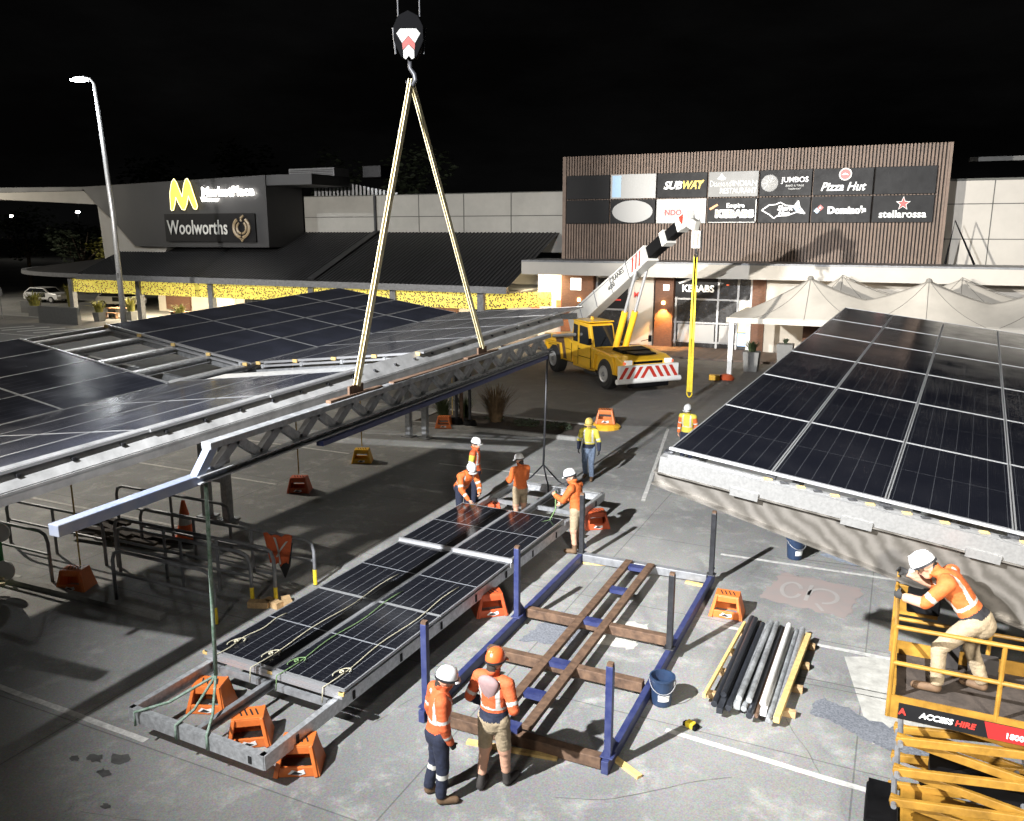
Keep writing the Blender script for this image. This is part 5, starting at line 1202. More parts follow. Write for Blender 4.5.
# cab
side([(-4.75, 1.1), (-2.75, 1.1), (-2.7, 1.72), (-3.05, 2.78), (-4.6, 2.85), (-4.75, 2.2)], -1.32, -.05, 'cab', 'craney', .05)
cabo = [o for o in ck.children if o.name.startswith('cab')][0]
side([(-3.95, 1.8), (-2.95, 1.8), (-3.2, 2.62), (-3.95, 2.66)], -1.335, -1.322, 'door_window', 'glass', .0)
side([(-4.62, 1.85), (-4.15, 1.85), (-4.15, 2.64), (-4.55, 2.68)], -1.335, -1.322, 'rear_quarter_window', 'glass', .0)
side([(-4.02, .75), (-2.85, .75), (-2.8, 1.74), (-4.02, 1.74)], -1.332, -1.322, 'cab_door', 'craney', .01)
b = MB(); b.add([(-2.695, -1.2, 1.76), (-2.695, -.15, 1.76), (-3.0, -.15, 2.7), (-3.0, -1.2, 2.7)], [(0, 1, 2, 3)]); 
o = b.build('windscreen', 'glass', ck); o.location = (.02, 0, 0)
b = MB(); b.span(-4.7, -3.0, -1.36, -.02, 2.84, 2.9); b.build('cab_roof', 'craney', ck, bevel=.02)
# bumper with stripes
b = MB(); b.span(-.1, .12, -1.5, 1.5, .62, 1.28); b.build('bumper_plate', 'white', ck, bevel=.02)
b = MB()
for k in range(8):
    y = -1.3 + .36 * k; s = .16 if k < 4 else -.16
    b.add([(.124, y - .09 - s, .72), (.124, y + .09 - s, .72), (.124, y + .09 + s, 1.22), (.124, y - .09 + s, 1.22)], [(0, 1, 2, 3)])
b.build('bumper_stripe', 'hazred', ck)
b = MB(); b.tube([(.06, -1.62, .6), (.06, 1.62, .6)], .12, 12); b.build('bumper_roller', 'white', ck)
for s in (-1, 1): b = MB(); b.box((-.02, s * 1.02, 1.4), (.14, .36, .2)); b.build('headlight', 'headlight', ck, bevel=.03)
for x in (-1.55, -6.7):
    for s in (-1, 1):
        b = MB(); b.lathe([(.30, -.26), (.56, -.27), (.68, -.2), (.70, 0), (.68, .2), (.56, .27), (.30, .26)], (x, s * 1.1, .70), 26, T=RXk); w_ = b.build('wheel', 'tyre', ck, smooth=False)
        b = MB(); b.lathe([(.0, -.27), (.2, -.275), (.3, -.262), (.36, -.30), (.38, -.28), (.38, .28), (.36, .30), (.3, .262), (.2, .275), (.0, .27)], (x, s * 1.1, .70), 22, T=RXk); b.build('rim', 'rim', w_)
        b = MB(); b.lathe([(0, -.32), (.09, -.32), (.12, -.27), (.12, .27), (.09, .32), (0, .32)], (x, s * 1.1, .7), 12, T=RXk); b.build('hub', 'grey_steel', w_)
    b = MB()
    for s in (-1, 1): b.prism([(x - .95, .8), (x - .75, 1.5), (x + .75, 1.5), (x + .95, .8), (x + 1.0, .95), (x + .8, 1.58), (x - .8, 1.58), (x - 1.0, .95)][::1], -(s * 1.1 + .3), -(s * 1.1 - .3), RXk)
    b.each('mudguard', 'craney', ck)
# boom in local xz plane; rear pivot, tip forward
Tinv = TR[ck.name].inverted()
piv = Vector((-6.9, .1, 2.55)); tip = Tinv @ Vector((-8.0, 34.45, 7.55)); 
d = (tip - piv); Lb = d.length; d.normalize()
upv = Vector((-d.z, 0, d.x)).normalized()
def bp(t, off=0, lat=0): return piv + d * (Lb * t) + upv * off + Vector((0, lat, 0))
b = MB(); b.beam(bp(-.04), bp(.68), .66, 1.0, upv, w2=.58, h2=.74); b.build('boom_base_section', 'cranewhite', ck, bevel=.05)
b = MB(); b.beam(bp(.66), bp(.82), .46, .54, upv); b.beam(bp(.80), bp(.95), .4, .46, upv); b.each('boom_inner_section', 'black', ck, bevel=.03)
b = MB(); b.beam(bp(.645), bp(.70), .62, .74, upv); b.beam(bp(.81), bp(.845), .54, .62, upv); b.beam(bp(.925), bp(.955), .5, .58, upv); b.each('boom_collar', 'cranewhite', ck, bevel=.02)
b = MB(); b.beam(bp(.94, .02), bp(1.0, -.05), .46, .62, upv); b.beam(bp(.99, -.2), bp(1.02, -.55), .3, .4, upv); b.build('boom_head', 'cranewhite', ck, bevel=.04)
b = MB(); b.add([bp(.95, .25, -.236), bp(.99, .2, -.236), bp(.965, -.18, -.236)], [(0, 1, 2)])
for t in (.57, .60, .63): b.add([bp(t, -.3, -.312), bp(t + .012, -.3, -.312), bp(t + .045, .3, -.312), bp(t + .033, .3, -.312)], [(0, 1, 2, 3)])
b.build('boom_red_mark', 'hazred', ck)
def boomtext(s, t, off, size, m):
    o = text(s, size, (0, 0, 0), m, ck, world=False, width=None)
    X = d; Yv = upv; Z = X.cross(Yv)
    mm = Matrix.Identity(4); c = bp(t, off, -.322)
    for i in range(3): mm[i][0], mm[i][1], mm[i][2], mm[i][3] = X[i], Yv[i], Z[i], c[i]
    o.matrix_local = mm
boomtext('CRANES', .46, .12, .34, 'letter_k'); boomtext('4000', .40, -.12, .3, 'letter_k')
b = MB(); b.tube([Vector((-2.75, .4, 1.5)), Vector((-2.75, .4, 1.5)).lerp(bp(.60, -.33, .3), .5)], .15, 12); b.tube([Vector((-2.75, -.12, 1.5)), Vector((-2.75, -.12, 1.5)).lerp(bp(.60, -.33, -.25), .5)], .15, 12); b.each('lift_ram', 'craney', ck)
b = MB(); b.tube([Vector((-2.75, .4, 1.5)).lerp(bp(.60, -.33, .3), .48), bp(.60, -.33, .3)], .07, 10); b.tube([Vector((-2.75, -.12, 1.5)).lerp(bp(.60, -.33, -.25), .48), bp(.60, -.33, -.25)], .07, 10); b.each('ram_rod', 'alu', ck)
b = MB(); b.tube([(-4.1, -1.5, 2.2), (-6.2, -1.6, 1.9)], .08, 8); b.build('stay_tube', 'galv_bright', ck)
b = MB()
for s in (-1, 1): b.tube([(-2.75, s * 1.3 - .0, 1.9), (-2.5, s * 1.55, 2.0)], .02, 6); b.box((-2.45, s * 1.6, 2.05), (.05, .16, .3))
b.build('mirror', 'black', ck)
b = MB(); b.span(-2.0, -.25, -.55, .55, 1.66, 1.74); b.span(-.08, -.04, -.75, .75, 1.3, 1.42); b.build('engine_grille', 'black', ck, bevel=.02)
b = MB()
for k in range(7): b.tube([(-4.6 + .25 * k, -.2 + .15 * (k % 3), 1.55), (-4.3 + .25 * k, .3, 1.75 + .1 * (k % 2)), (-3.9 + .2 * k, .7, 1.55)], .035, 6)
b.build('hydraulic_hose', 'black', ck, smooth=True)
b = MB()
for x_ in (-4.06, -2.82): b.span(x_ - .012, x_ + .012, -1.352, -1.345, .8, 1.7)
b.span(-4.0, -2.84, -1.352, -1.345, 1.2, 1.225); b.span(-4.93, -4.9, -1.265, -1.25, .8, 1.7); b.span(-7.95, -5, -1.262, -1.25, 1.35, 1.37); b.build('panel_seam', 'black', ck)
b = MB(); b.box((-3.9, -1.37, 1.55), (.16, .03, .04)); b.build('door_handle', 'black', ck)
b = MB(); b.tube([(-2.62, -.95, 1.8), (-2.78, -.55, 2.25)], .012, 5); b.build('wiper', 'black', ck)
b = MB(); b.tube([(-5.1, .9, 1.7), (-5.1, .9, 2.6), (-5.2, .9, 2.7)], .06, 8); b.build('exhaust_pipe', 'dark_steel', ck)
for y_ in (-1.2, 1.2): b = MB(); b.box((.0, y_, 1.38), (.1, .12, .1)); b.build('indicator_lamp', 'menu_red', ck)
b = MB(); b.lathe([(.08, 0), (.09, .05), (.07, .14), (0, .15)], (-3.9, -.7, 2.9), 12); b.build('beacon', 'yellow_pl', ck)
b = MB(); b.span(-.09, .11, -1.0, 1.0, .3, .6); b.build('lower_apron', 'black', ck, bevel=.02)
b = MB()
for t_ in (.1, .25, .4, .55): b.beam(bp(t_, -.45, -.33), bp(t_, .45, -.33), .05, .02)
b.beam(bp(.0, .33, -.335), bp(.66, .26, -.31), .02, .03); b.build('boom_rib', 'grey_steel', ck)
hp = Vector((-7.72, 34.4, 6.3))
e = empty('hook_block', hp, 0, 'small red and white hook block at the yellow crane boom tip', 'hook block')
b = MB(); b.box((0, 0, .35), (.36, .2, .7)); b.build('block_body', 'white', e, bevel=.03)
b = MB(); b.box((-.08, -.105, .35), (.08, .012, .5)); b.box((.08, -.105, .35), (.08, .012, .5)); b.each('red_stripe', 'hazred', e)
b = MB(); b.tube([(0, 0, 0), (0, 0, -.15), (.08, 0, -.25), (.03, 0, -.36), (-.07, 0, -.3)], .04, 8); b.build('hook', 'dark_steel', e)
b = MB(); b.tube([(.22, 0, -.1), (.22, 0, .75)], .03, 6); b.tube([(-.1, 0, .7), (-.15, 0, 1.3)], .015, 6); b.tube([(.1, 0, .7), (.1, 0, 1.3)], .015, 6); b.build('rope_fall', 'dark_steel', e)
b = MB()
for dx in (-.07, .06): b.beam(hp + Vector((dx * .3, 0, -.28)), (hp.x + dx, hp.y, .35), .12, .014, (0, 1, 0))
b.tube([(hp.x + .11 * math.cos(R(a)), hp.y, .35 + .2 * math.sin(R(a)) - .02) for a in range(180, 361, 30)], .03, 6)
tag(b.build('lifting_sling', 'strap_y'), 'bright yellow lifting sling dangling loose from the yellow crane', 'sling')
b = MB()
for k in range(14): b.box((hp.x + .0, hp.y - .012, 1.0 + .35 * k), (.02, .01, .12))
tag(b.build('sling_tag', 'letter_k'), 'row of dark marks down the dangling yellow sling', 'sling tag') if False else bpy.data.objects.remove(b.build('sling_tag', 'letter_k'))

# ------------------------------------------------------------------ scissor lift
sl = empty('scissor_lift', (2.0, 9.9, 0), 0, 'yellow scissor lift with guard rails under the right canopy', 'scissor lift')
PX0, PX1, PY0, PY1, PZ = .27, 4.2, 9.05, 10.2, 2.08
b = MB(); b.span(PX0, PX1, PY0, PY1, PZ - .06, PZ); b.build('platform_floor', 'soil', sl, world=True)
b = MB(); b.span(PX0 + .02, PX1, PY0 - .02, PY0, PZ - .2, PZ + .06); b.build('toe_board', 'liftyel', sl, world=True)
b = MB(); b.span(PX0 + .1, PX0 + 2.2, PY0 - .034, PY0 - .021, PZ - .19, PZ - .01); bn = b.build('banner', 'signblack', sl, world=True)
b = MB(); b.add([(PX0 + .95, PY0 - .036, PZ - .19), (PX0 + 1.75, PY0 - .036, PZ - .19), (PX0 + 1.7, PY0 - .036, PZ - .01), (PX0 + .9, PY0 - .036, PZ - .01)], [(0, 1, 2, 3)]); b.build('banner_red', 'vinyl_red', sl, world=True)
text('ACCESS', .088, (PX0 + .46, PY0 - .04, PZ - .10), 'letter', sl, shear=.2, fat=.003, ext=.002); text('HIRE', .088, (PX0 + .73, PY0 - .04, PZ - .10), 'letter_r', sl, shear=.2, fat=.003, ext=.002)
text('1800 355 535', .085, (PX0 + 1.33, PY0 - .042, PZ - .12), 'letter', sl, fat=.002, ext=.002); text('A', .10, (PX0 + .14, PY0 - .04, PZ - .1), 'letter_r', sl, fat=.004, ext=.002)
def tube_obj(name, pts, r, m): b = MB(); b.tube(pts, r, 8); return b.build(name, m, sl, world=True)
for y in (PY0, PY1):
    for z in (PZ + .84, PZ + .43): tube_obj('guard_rail', [(PX0, y, z), (PX1, y, z)], .024, 'liftyel')
    for k in range(4): tube_obj('guard_post', [(PX0 + 1.0 * k + .0, y, PZ - (.2 if k == 0 and y == PY0 else 0)), (PX0 + 1.0 * k, y, PZ + .84)], .024, 'liftyel')
for z in (PZ + .84, PZ + .43): tube_obj('guard_rail', [(PX0, PY0, z), (PX0, PY1, z)], .024, 'liftyel')
tube_obj('guard_rail', [(PX0, PY1, PZ + .84), (PX0, PY1, PZ + 1.0), (PX0 + .2, PY1, PZ + 1.06), (PX0 + .2, PY1, PZ + 1.06)], .02, 'liftyel')
b = MB(); b.span(PX0 + .03, PX0 + .06, PY0 + .1, PY1 - .1, PZ, PZ + .12); b.span(PX0 + .04, PX0 + .45, PY1 - .03, PY1 - .01, PZ + .5, PZ + .85); b.span(PX0, PX1, PY1 - .03, PY1 - .01, PZ, PZ + .16); b.build('kick_plate', 'liftyel', sl, world=True)
b = MB(); b.box((PX0 + .28, PY1 - .16, PZ + .76), (.34, .22, .24)); b.build('control_box', 'black', sl, world=True, bevel=.02)
b = MB(); b.box((PX0 + .62, PY1 - .12, PZ + .14), (.16, .14, .26)); b.box((PX0 + .95, PY1 - .1, PZ + .1), (.3, .12, .18)); b.each('floor_box', 'boot_dark', sl, world=True)
# scissor arms: four stacked crossings on two sides
zs = [.4, .78, 1.16, 1.54, 1.9]
for yv in (PY0 + .12, PY1 - .15):
    for i in range(4):
        za, zb2 = zs[i], zs[i + 1]
        o = MB().beam((PX0 + .12, yv, za), (PX0 + 2.7, yv, zb2), .055, .095).build('scissor_arm', 'liftyel', sl, world=True, bevel=.008)
        o = MB().beam((PX0 + .12, yv + .075, zb2), (PX0 + 2.7, yv + .075, za), .055, .095).build('scissor_arm', 'liftyel', sl, world=True, bevel=.008)
b = MB()
for i in range(5):
    b.tube([(PX0 + .16, PY0 + .03, zs[i]), (PX0 + .16, PY1 - .05, zs[i])], .03, 10)
    if i < 4: b.tube([(PX0 + 1.41, PY0 + .03, (zs[i] + zs[i + 1]) / 2), (PX0 + 1.41, PY1 - .05, (zs[i] + zs[i + 1]) / 2)], .03, 10)
b.each('pivot_pin', 'grey_steel', sl, world=True)
b = MB(); b.span(PX0 + .25, PX1, PY0 + .1, PY1 - .1, .2, .42); b.build('chassis', 'liftyel', sl, world=True, bevel=.03)
b = MB(); b.span(PX0 - .12, PX0 + .22, PY0 + .18, PY1 - .18, .1, .42); b.build('end_box', 'black', sl, world=True, bevel=.03)
b = MB(); b.span(PX0 - .1, PX0 + .22, PY0 + .18, PY1 - .18, .421, .45); b.build('end_lid', 'black', sl, world=True)
b = MB(); b.span(PX0 + .5, PX0 + 1.8, PY0 + .35, PY1 - .4, .95, 1.1); b.tube([(PX0 + .4, PY0 + .3, 1.0), (PX0 + .9, PY0 + .5, 1.12), (PX0 + 1.6, PY0 + .4, 1.02)], .05, 8); b.each('hydraulic_pack', 'black', sl, world=True)
for x in (PX0 + .55, PX0 + 3.2):
    for y in (PY0 + .05, PY1 - .05):
        b = MB(); b.lathe([(0, -.08), (.2, -.08), (.22, -.05), (.22, .05), (.2, .08), (0, .08)], (x, y, .22), 18, T=RX); b.build('wheel', 'tyre', sl, world=True)
for k, lab in ((0, 'left silver prop tube standing behind the scissor lift'), (1, 'right silver prop tube standing behind the scissor lift')):
    b = MB(); 
# ------------------------------------------------------------------ people
def person(label, loc, face, cols, J=None, s=1., helmet='helmet_w', stripes=True, hood=False, bands=False, seed=0):
    """one continuous body grown round posed joints; local frame: +y is where the person faces"""
    P = dict(pel=(0, 0, .97), neck=(0, .0, 1.47), head=(0, .03, 1.62), look=(0, 1, -.1),
             sl=(-.2, 0, 1.42), sr=(.2, 0, 1.42), el=(-.26, -.04, 1.14), er=(.26, -.04, 1.14), wl=(-.25, .06, .9), wr=(.25, .06, .9),
             hl=(-.10, 0, .93), hr=(.10, 0, .93), kl=(-.115, .02, .50), kr=(.115, .02, .50), al=(-.13, -.02, .09), ar=(.13, -.02, .09), tl=(-.17, .17, .03), tr=(.17, .17, .03))
    P.update(J or {}); P = {k: Vector(v) for k, v in P.items()}
    V = []; Fc = []; prim = []
    def ringloft(rings, tagname):
        n = 16; o = len(V)
        for c, a, b_ in rings:
            for k in range(n):
                t = 2 * math.pi * k / n; V.append(c + a * math.cos(t) + b_ * math.sin(t))
        for i in range(len(rings) - 1):
            for k in range(n):
                k2 = (k + 1) % n; Fc.append((o + i * n + k, o + i * n + k2, o + (i + 1) * n + k2, o + (i + 1) * n + k))
        Fc.append(tuple(o + k for k in range(n))[::-1]); Fc.append(tuple(o + (len(rings) - 1) * n + k for k in range(n)))
    def cap(p, q, r1, r2, tagname, squash=None):
        p, q = Vector(p), Vector(q); d_ = (q - p); L_ = max(d_.length, 1e-4); d_ = d_ / L_
        u = Vector((1, 0, 0)) if abs(d_.x) < .8 else Vector((0, 1, 0)); a = d_.cross(u).normalized(); b_ = a.cross(d_)
        if squash: 
            sd, k_ = squash; sd = Vector(sd) - d_ * Vector(sd).dot(d_); sd.normalize(); a = sd * k_; b_ = d_.cross(sd).normalized()
        rings = []
        for t in (-.95, -.7, -.35): rings.append((p + d_ * r1 * t, r1 * math.sqrt(1 - t * t)))
        for t in (0, .25, .5, .75, 1): rings.append((p + d_ * L_ * t, r1 + (r2 - r1) * t))
        for t in (.35, .7, .95): rings.append((q + d_ * r2 * t, r2 * math.sqrt(1 - t * t)))
        ringloft([(c, a * r_, b_ * r_) for c, r_ in rings], tagname)
        prim.append((p, q, r1, r2, tagname))
    # torso
    sp_ = P['neck'] - P['pel']; lat = (P['sr'] - P['sl']).normalized(); hl_ = (P['hr'] - P['hl']).normalized(); fw = lat.cross(sp_.normalized()) * -1
    if fw.dot(P['look']) < -.6: pass
    rings = []
    for t, wd, dp in ((-.22, .165, .125), (-.1, .185, .14), (.04, .178, .135), (.25, .165, .125), (.45, .17, .128), (.65, .19, .135), (.8, .2, .13), (.9, .185, .115), (.97, .12, .085), (1.06, .065, .06)):
        l_ = hl_.lerp(lat, max(0, min(1, t))).normalized(); c = P['pel'] + sp_ * t + fw * (.0 if t > .8 else -.0)
        f_ = l_.cross(sp_.normalized()); rings.append((c, l_ * wd, f_ * dp))
    ringloft(rings, 'torso')
    prim.append((P['pel'] - sp_ * .12, P['neck'] - sp_ * .06, .17, .17, 'torso'))
    cap(P['pel'] - sp_ * .18, P['pel'] - sp_ * .1, .15, .16, 'hips')
    cap(P['neck'] - sp_ * .04, P['head'], .062, .058, 'neck')
    # head with face
    lk = P['look'].normalized(); sd = lk.cross(Vector((0, 0, 1))).normalized(); hu = sd.cross(lk).normalized(); H_ = P['head']
    cap(H_ + hu * .02 - lk * .015, H_ + hu * .05 - lk * .012, .098, .098, 'head', (sd, .84))
    cap(H_ - hu * .02 + lk * .02, H_ - hu * .075 + lk * .045, .075, .05, 'head', (sd, .88))
    cap(H_ + hu * .015 + lk * .092, H_ - hu * .025 + lk * .112, .011, .017, 'head')
    for s_ in (-1, 1):
        cap(H_ + sd * s_ * .083 - hu * .0, H_ + sd * s_ * .088 + hu * .03, .016, .02, 'head')
        cap(H_ + sd * s_ * .034 + hu * .022 + lk * .082, H_ + sd * s_ * .036 + hu * .022 + lk * .083, .011, .011, 'eye')
    cap(H_ - hu * .052 + lk * .088 - sd * .022, H_ - hu * .052 + lk * .088 + sd * .022, .009, .009, 'lip')
    cap(H_ - lk * .05 - hu * .02, H_ - lk * .06 - hu * .06, .075, .06, 'hair')
    # arms and hands
    for k in ('l', 'r'):
        S, E_, W_ = P['s' + k], P['e' + k], P['w' + k]
        cap(S.lerp(P['neck'], .35), S, .075, .078, 'torso'); cap(S, E_, .073, .058, 'upper'); cap(E_, W_.lerp(E_, .08), .056, .042, 'fore'); cap(W_.lerp(E_, .12), W_, .033, .03, 'hand')
        dr = (W_ - E_).normalized(); out = Vector((-1 if k == 'l' else 1, 0, 0)); out = (out - dr * out.dot(dr)).normalized(); th = dr.cross(out).normalized() * (1 if k == 'l' else -1)
        if th.dot(Vector((0, 1, .2))) < 0: th = -th
        pc = W_ + dr * .045
        cap(W_ + dr * .01, W_ + dr * .075, .036, .04, 'hand', (out, .5))
        for i, (ff, ln) in enumerate(((.028, .072), (.010, .08), (-.009, .074), (-.027, .058))):
            b0 = W_ + dr * .08 + th * ff; b1 = b0 + (dr * .8 - out * .45).normalized() * ln * .5; b2 = b1 + (dr * .4 - out * .85).normalized() * ln * .5
            cap(b0, b1, .0105, .010, 'hand'); cap(b1, b2, .010, .009, 'hand')
        t0 = W_ + dr * .03 + th * .03; t1 = t0 + (dr * .6 + th * .7 - out * .2).normalized() * .04; t2 = t1 + (dr * .85 + th * .1 - out * .5).normalized() * .035
        cap(t0, t1, .014, .012, 'hand'); cap(t1, t2, .012, .010, 'hand')
    for k in ('l', 'r'):
        Hp, K, A, T_ = P['h' + k], P['k' + k], P['a' + k], P['t' + k]
        cap(Hp, K, .105, .075, 'thigh'); sh = cols.get('shorts')
        cap(K, A.lerp(K, .12), .062 if sh else .072, .042 if sh else .062, 'shin'); cap(A.lerp(K, .22), A, .05, .052, 'boot')
        cap(A + Vector((0, 0, -.03)), T_ + Vector((0, 0, .02)), .055, .045, 'boot')
    me = bpy.data.meshes.new('person'); me.from_pydata([tuple(v) for v in V], [], Fc)
    ob = bpy.data.objects.new('tmp', me); col.objects.link(ob)
    rm = ob.modifiers.new('r', 'REMESH'); rm.mode = 'VOXEL'; rm.voxel_size = .0125
    sm = ob.modifiers.new('s', 'SMOOTH'); sm.factor = .5; sm.iterations = 2
    dg = bpy.context.evaluated_depsgraph_get(); dg.update(); m2 = bpy.data.meshes.new_from_object(ob.evaluated_get(dg)); bpy.data.objects.remove(ob)
    nv = len(m2.vertices); cov = np.empty(nv * 3); m2.vertices.foreach_get('co', cov); cov = cov.reshape(-1, 3)
    nrm = np.empty(nv * 3); m2.vertices.foreach_get('normal', nrm); nrm = nrm.reshape(-1, 3)
    # cloth folds
    rs = np.random.RandomState(seed); fold = np.zeros(nv)
    for _ in range(7):
        kx = rs.normal(size=3) * np.array((15, 15, 30)); ph = rs.normal(size=3) * 5; fold += np.abs(np.sin(cov @ kx + 1.5 * np.sin(cov @ ph * 3) + rs.uniform(0, 6))) * .0022
    npoly = len(m2.polygons); pc_ = np.empty(npoly * 3); m2.polygons.foreach_get('center', pc_); pc_ = pc_.reshape(-1, 3)
    def nearest(pts):
        best = np.full(len(pts), 9.); idx = np.zeros(len(pts), int); par = np.zeros(len(pts))
        for i, (p, q, r1, r2, tg) in enumerate(prim):
            p_, q_ = np.array(p), np.array(q); dv = q_ - p_; t = np.clip((pts - p_) @ dv / max(dv @ dv, 1e-9), 0, 1)
            ds = np.linalg.norm(pts - (p_ + t[:, None] * dv), axis=1) - (r1 + (r2 - r1) * t)
            if tg in ('eye', 'lip'): ds -= .002
            u = ds < best; best[u] = ds[u]; idx[u] = i; par[u] = t[u]
        return idx, par
    idx, par = nearest(pc_)
    names = list(dict.fromkeys([cols['torso'], cols['sleeve'], cols['fore'], cols['hand'], cols['thigh'], cols['shin'], cols['boot'], 'skin', 'eye', 'lip', 'hair', 'reflect', cols.get('hem', cols['torso'])]))
    for nme in names: m2.materials.append(M[nme])
    m2.materials.clear()
    for nme in names: m2.materials.append(M[nme])
    mi = np.zeros(npoly, int); tags = np.array([prim[i][4] for i in idx])
    for tg, cn in (('torso', cols['torso']), ('upper', cols['sleeve']), ('fore', cols['fore']), ('hand', cols['hand']), ('hips', cols['thigh']), ('thigh', cols['thigh']), ('shin', cols['shin']), ('boot', cols['boot']), ('neck', 'skin'), ('head', 'skin'), ('eye', 'eye'), ('lip', 'lip'), ('hair', 'hair')):
        mi[tags == tg] = names.index(cn)
    spn = np.array(sp_); tt = (pc_ - np.array(P['pel'])) @ spn / (spn @ spn); lx = (pc_ - np.array(P['pel'])) @ np.array(lat)
    tor = tags == 'torso'
    if cols.get('hem'): mi[tor & (tt < cols.get('hem_t', .16))] = names.index(cols['hem'])
    mi[tor & (tt < cols.get('untuck', -.04))] = names.index(cols['thigh'])
    if stripes:
        rf = names.index('reflect'); mi[tor & (np.abs(tt - .30) < .035)] = rf
        mi[tor & (tt > .33) & (tt < 1.0) & (np.abs(np.abs(lx) - .115) < .022)] = rf
        mi[(tags == 'upper') & (np.abs(par - .72) < .08)] = rf
        if cols['fore'] == cols['sleeve']: mi[(tags == 'fore') & (np.abs(par - .55) < .1)] = rf
    if bands: mi[(tags == 'shin') & (np.abs(par - .28) < .085)] = names.index('reflect')
    if cols.get('shorts'): mi[(tags == 'thigh') & (par > .9)] = names.index('skin')
    m2.polygons.foreach_set('material_index', mi.astype(np.int32)); m2.polygons.foreach_set('use_smooth', [True] * npoly)
    cloth = np.isin(np.array([prim[i][4] for i in nearest(cov)[0]]), ['torso', 'upper', 'fore', 'thigh', 'shin', 'hips'])
    cov = cov + nrm * (fold * cloth)[:, None]; m2.vertices.foreach_set('co', cov.ravel()); m2.update()
    o = bpy.data.objects.new('person', m2); col.objects.link(o)
    o.location = loc; o.rotation_euler = (0, 0, face); o.scale = (s, s, s)
    tag(o, label, 'person')
    # helmet
    Th = Matrix.Identity(4); hz = (hu + lk * -.08).normalized(); hy = (lk - hz * lk.dot(hz)).normalized(); hx = hy.cross(hz)
    for i in range(3): Th[i][0], Th[i][1], Th[i][2], Th[i][3] = hx[i], hy[i], hz[i], (H_ + hu * .055)[i]
    b = MB(); b.lathe([(.125, -.015), (.124, .02), (.118, .06), (.1, .105), (.068, .135), (.03, .148), (.004, .15)], (0, 0, 0), 24, .92, 1.14)
    b.prism([(.118 * math.cos(R(a)), .125 + .075 * math.sin(R(a)) - .02) for a in range(0, 181, 15)], -.018, -.006)
    b.beam((0, -.1, .115), (0, .1, .12), .035, .03)
    b.v = [tuple(Th @ Vector(v)) for v in b.v]; h_ = b.build('helmet', helmet, o, smooth=False)
    for p_ in h_.data.polygons: p_.use_smooth = True
    b = MB(); b.lathe([(.129, -.02), (.129, .006), (.1, .006)], (0, 0, 0), 24, .93, 1.15); b.v = [tuple(Th @ Vector(v)) for v in b.v]; b.build('helmet_band', 'dark_steel', h_)
    if hood:
        b = MB(); c = P['neck'] - fw * (0) ; bk_ = Vector((0, -1, 0))
        b.lathe([(.015, -.19), (.05, -.16), (.10, -.07), (.135, .03), (.13, .08), (.09, .115), (.03, .13)], (0, -.115, 1.40), 18, 1.05, .42)
        b.build('hood', 'hood', o, smooth=True)
    return o
OR = dict(torso='hivis', sleeve='hivis', fore='hivis', hand='skin', thigh='khaki', shin='skin', boot='boot_dark')
def C(**k): d_ = dict(OR); d_.update(k); return d_
def az(dx, dy): return math.atan2(-dx, dy)
person('person in white helmet, orange shirt and navy trousers with pale shin bands', (-4.72, 8.0, 0), az(.8, .75), C(torso='hivis_red', sleeve='hivis_red', fore='hivis_red', thigh='navy', shin='navy', boot='boot', hand='glove', hem='navy', hem_t=.02),
       dict(look=(.15, 1, -.35), el=(-.27, -.05, 1.13), wl=(-.26, .02, .88), er=(.27, .0, 1.13), wr=(.24, .1, .9), neck=(0, .05, 1.45), head=(0, .1, 1.6), al=(-.12, -.12, .09), kl=(-.11, -.02, .5), tl=(-.15, .08, .03)), bands=True, seed=1)
person('person in orange helmet with a pale pink hood, back turned', (-4.2, 8.5, 0), az(.1, 1), C(torso='hivis_red', sleeve='hivis_red', fore='navy', thigh='khaki', shorts=True, hem='navy', hem_t=.2),
       dict(look=(0, 1, -.2), el=(-.31, -.05, 1.15), wl=(-.2, .14, .98), er=(.31, -.05, 1.15), wr=(.2, .14, .98), al=(-.1, -.16, .09), tl=(-.14, .03, .03), kl=(-.11, -.03, .5), kr=(.12, .05, .5), ar=(.13, .08, .09), tr=(.16, .28, .03)), s=1.05, helmet='helmet_o', hood=True, seed=2)
p3 = person('person in white helmet and khaki shorts pulling a green rope', (-6.05, 16.45, 0), az(-1, .1), C(shorts=True, boot='boot'),
       dict(look=(0, 1, -.45), neck=(0, .08, 1.46), head=(0, .16, 1.6), sl=(-.2, .06, 1.41), sr=(.2, .06, 1.41), el=(-.24, .22, 1.16), wl=(-.12, .46, 1.2), er=(.24, .2, 1.14), wr=(.14, .42, .98)), s=1.06, stripes=False, seed=3)
person('person in white helmet and orange shirt standing inside the far module end', (-7.95, 17.6, 0), az(-.8, .5), C(thigh='khaki', shorts=True, boot='boot'),
       dict(look=(0, 1, -.35), el=(-.25, .1, 1.13), wl=(-.16, .34, 1.1), er=(.25, .1, 1.13), wr=(.16, .34, 1.05)), s=.97, stripes=False, seed=4)
person('person in white helmet and orange shirt bending forward over the far panels with a rope', (-9.2, 17.0, 0), az(.75, -.5), C(thigh='navy', shin='navy'),
       dict(pel=(0, -.08, .95), neck=(0, .28, 1.36), head=(0, .4, 1.47), look=(0, .8, -.7), sl=(-.2, .24, 1.3), sr=(.2, .24, 1.3), el=(-.25, .36, 1.02), wl=(-.12, .6, .92), er=(.25, .38, 1.0), wr=(.14, .55, .78)), seed=5)
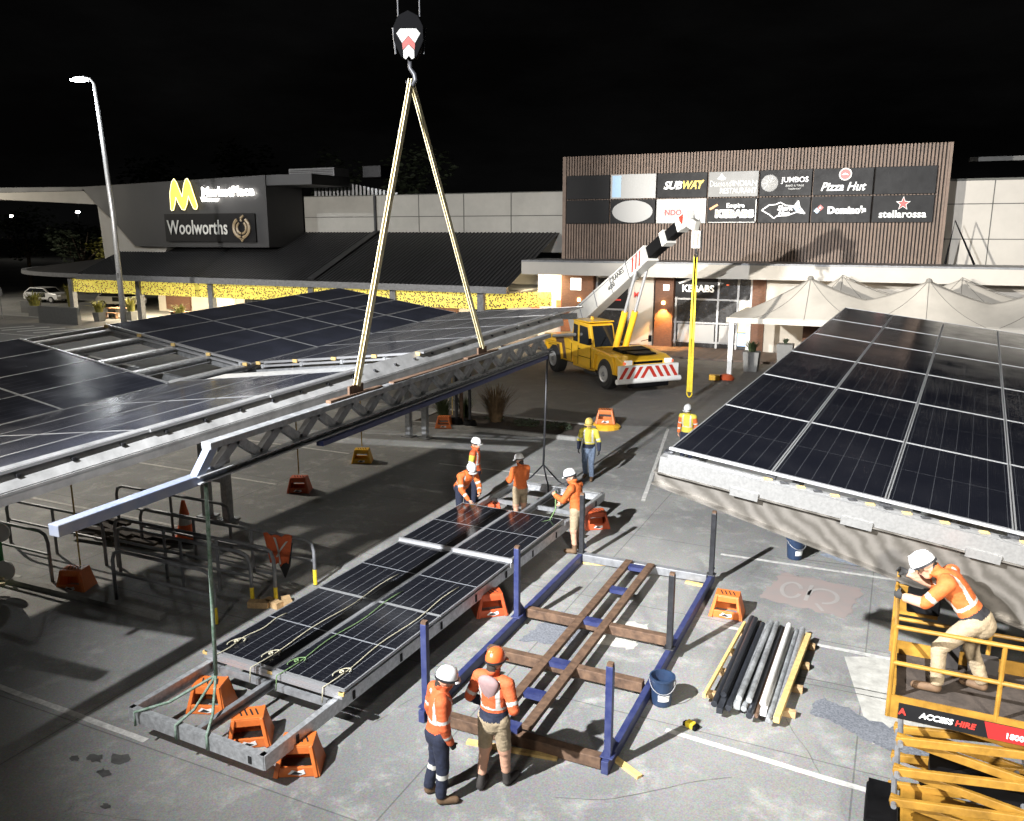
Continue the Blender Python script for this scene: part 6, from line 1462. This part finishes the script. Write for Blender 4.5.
person('person in white helmet, orange vest and yellow sleeves', (-9.6, 18.4, 0), az(.95, .2), C(torso='hivis_red', sleeve='hivis_y', fore='skin', thigh='navy', shin='navy'), dict(look=(.3, 1, -.2)), seed=6)
person('person in tan helmet, yellow and navy shirt and jeans walking', (-7.7, 21.8, 0), az(.15, -1), C(torso='hivis_y', sleeve='hivis_y', fore='navy', thigh='jeans', shin='jeans', boot='boot', hem='navy', hem_t=.2, hand='glove'),
       dict(look=(0, 1, -.25), el=(-.29, -.02, 1.13), wl=(-.31, .08, .88), er=(.29, -.06, 1.13), wr=(.3, -.02, .88), kl=(-.1, .12, .52), al=(-.11, .06, .09), tl=(-.13, .26, .03), kr=(.11, .0, .5), ar=(.12, -.2, .1), tr=(.14, -.02, .03)), helmet='helmet_t', seed=7)
person('person in white helmet with yellow vest and one orange sleeve behind the right canopy corner', (-5.6, 24.9, 0), az(-.1, -1), C(torso='hivis_y', sleeve='hivis', fore='hivis', thigh='navy', shin='navy'), dict(look=(.1, 1, -.4)), seed=8)
person('person in white helmet leaning on the rail inside the scissor lift', (.92, 9.5, PZ), az(-1, .12), C(fore='skin', thigh='khaki', shin='khaki', boot='boot', hand='glove', hem='blackcloth', hem_t=.14),
       dict(pel=(0, -.1, .94), neck=(0, .24, 1.36), head=(0, .42, 1.4), look=(0, .8, -.7), sl=(-.2, .18, 1.33), sr=(.2, .18, 1.33), el=(-.26, .38, 1.08), wl=(-.18, .6, 1.07), er=(.26, .36, 1.12), wr=(.2, .62, 1.22),
            hl=(-.1, -.1, .9), hr=(.1, -.1, .9), kl=(-.13, .2, .54), al=(-.15, .18, .1), tl=(-.17, .4, .035), kr=(.14, -.1, .5), ar=(.16, -.26, .1), tr=(.2, -.06, .035)), s=.97, seed=9)
# green rope held by the worker
b = MB(); b.tube([(-6.55, 16.4, 1.35), (-6.52, 16.35, .98), (-6.6, 16.2, .74), (-7.0, 15.6, .725)], .016, 6); tag(b.build('tie_rope', 'rope_g', smooth=True), 'short green rope held in both hands at the module corner', 'rope')
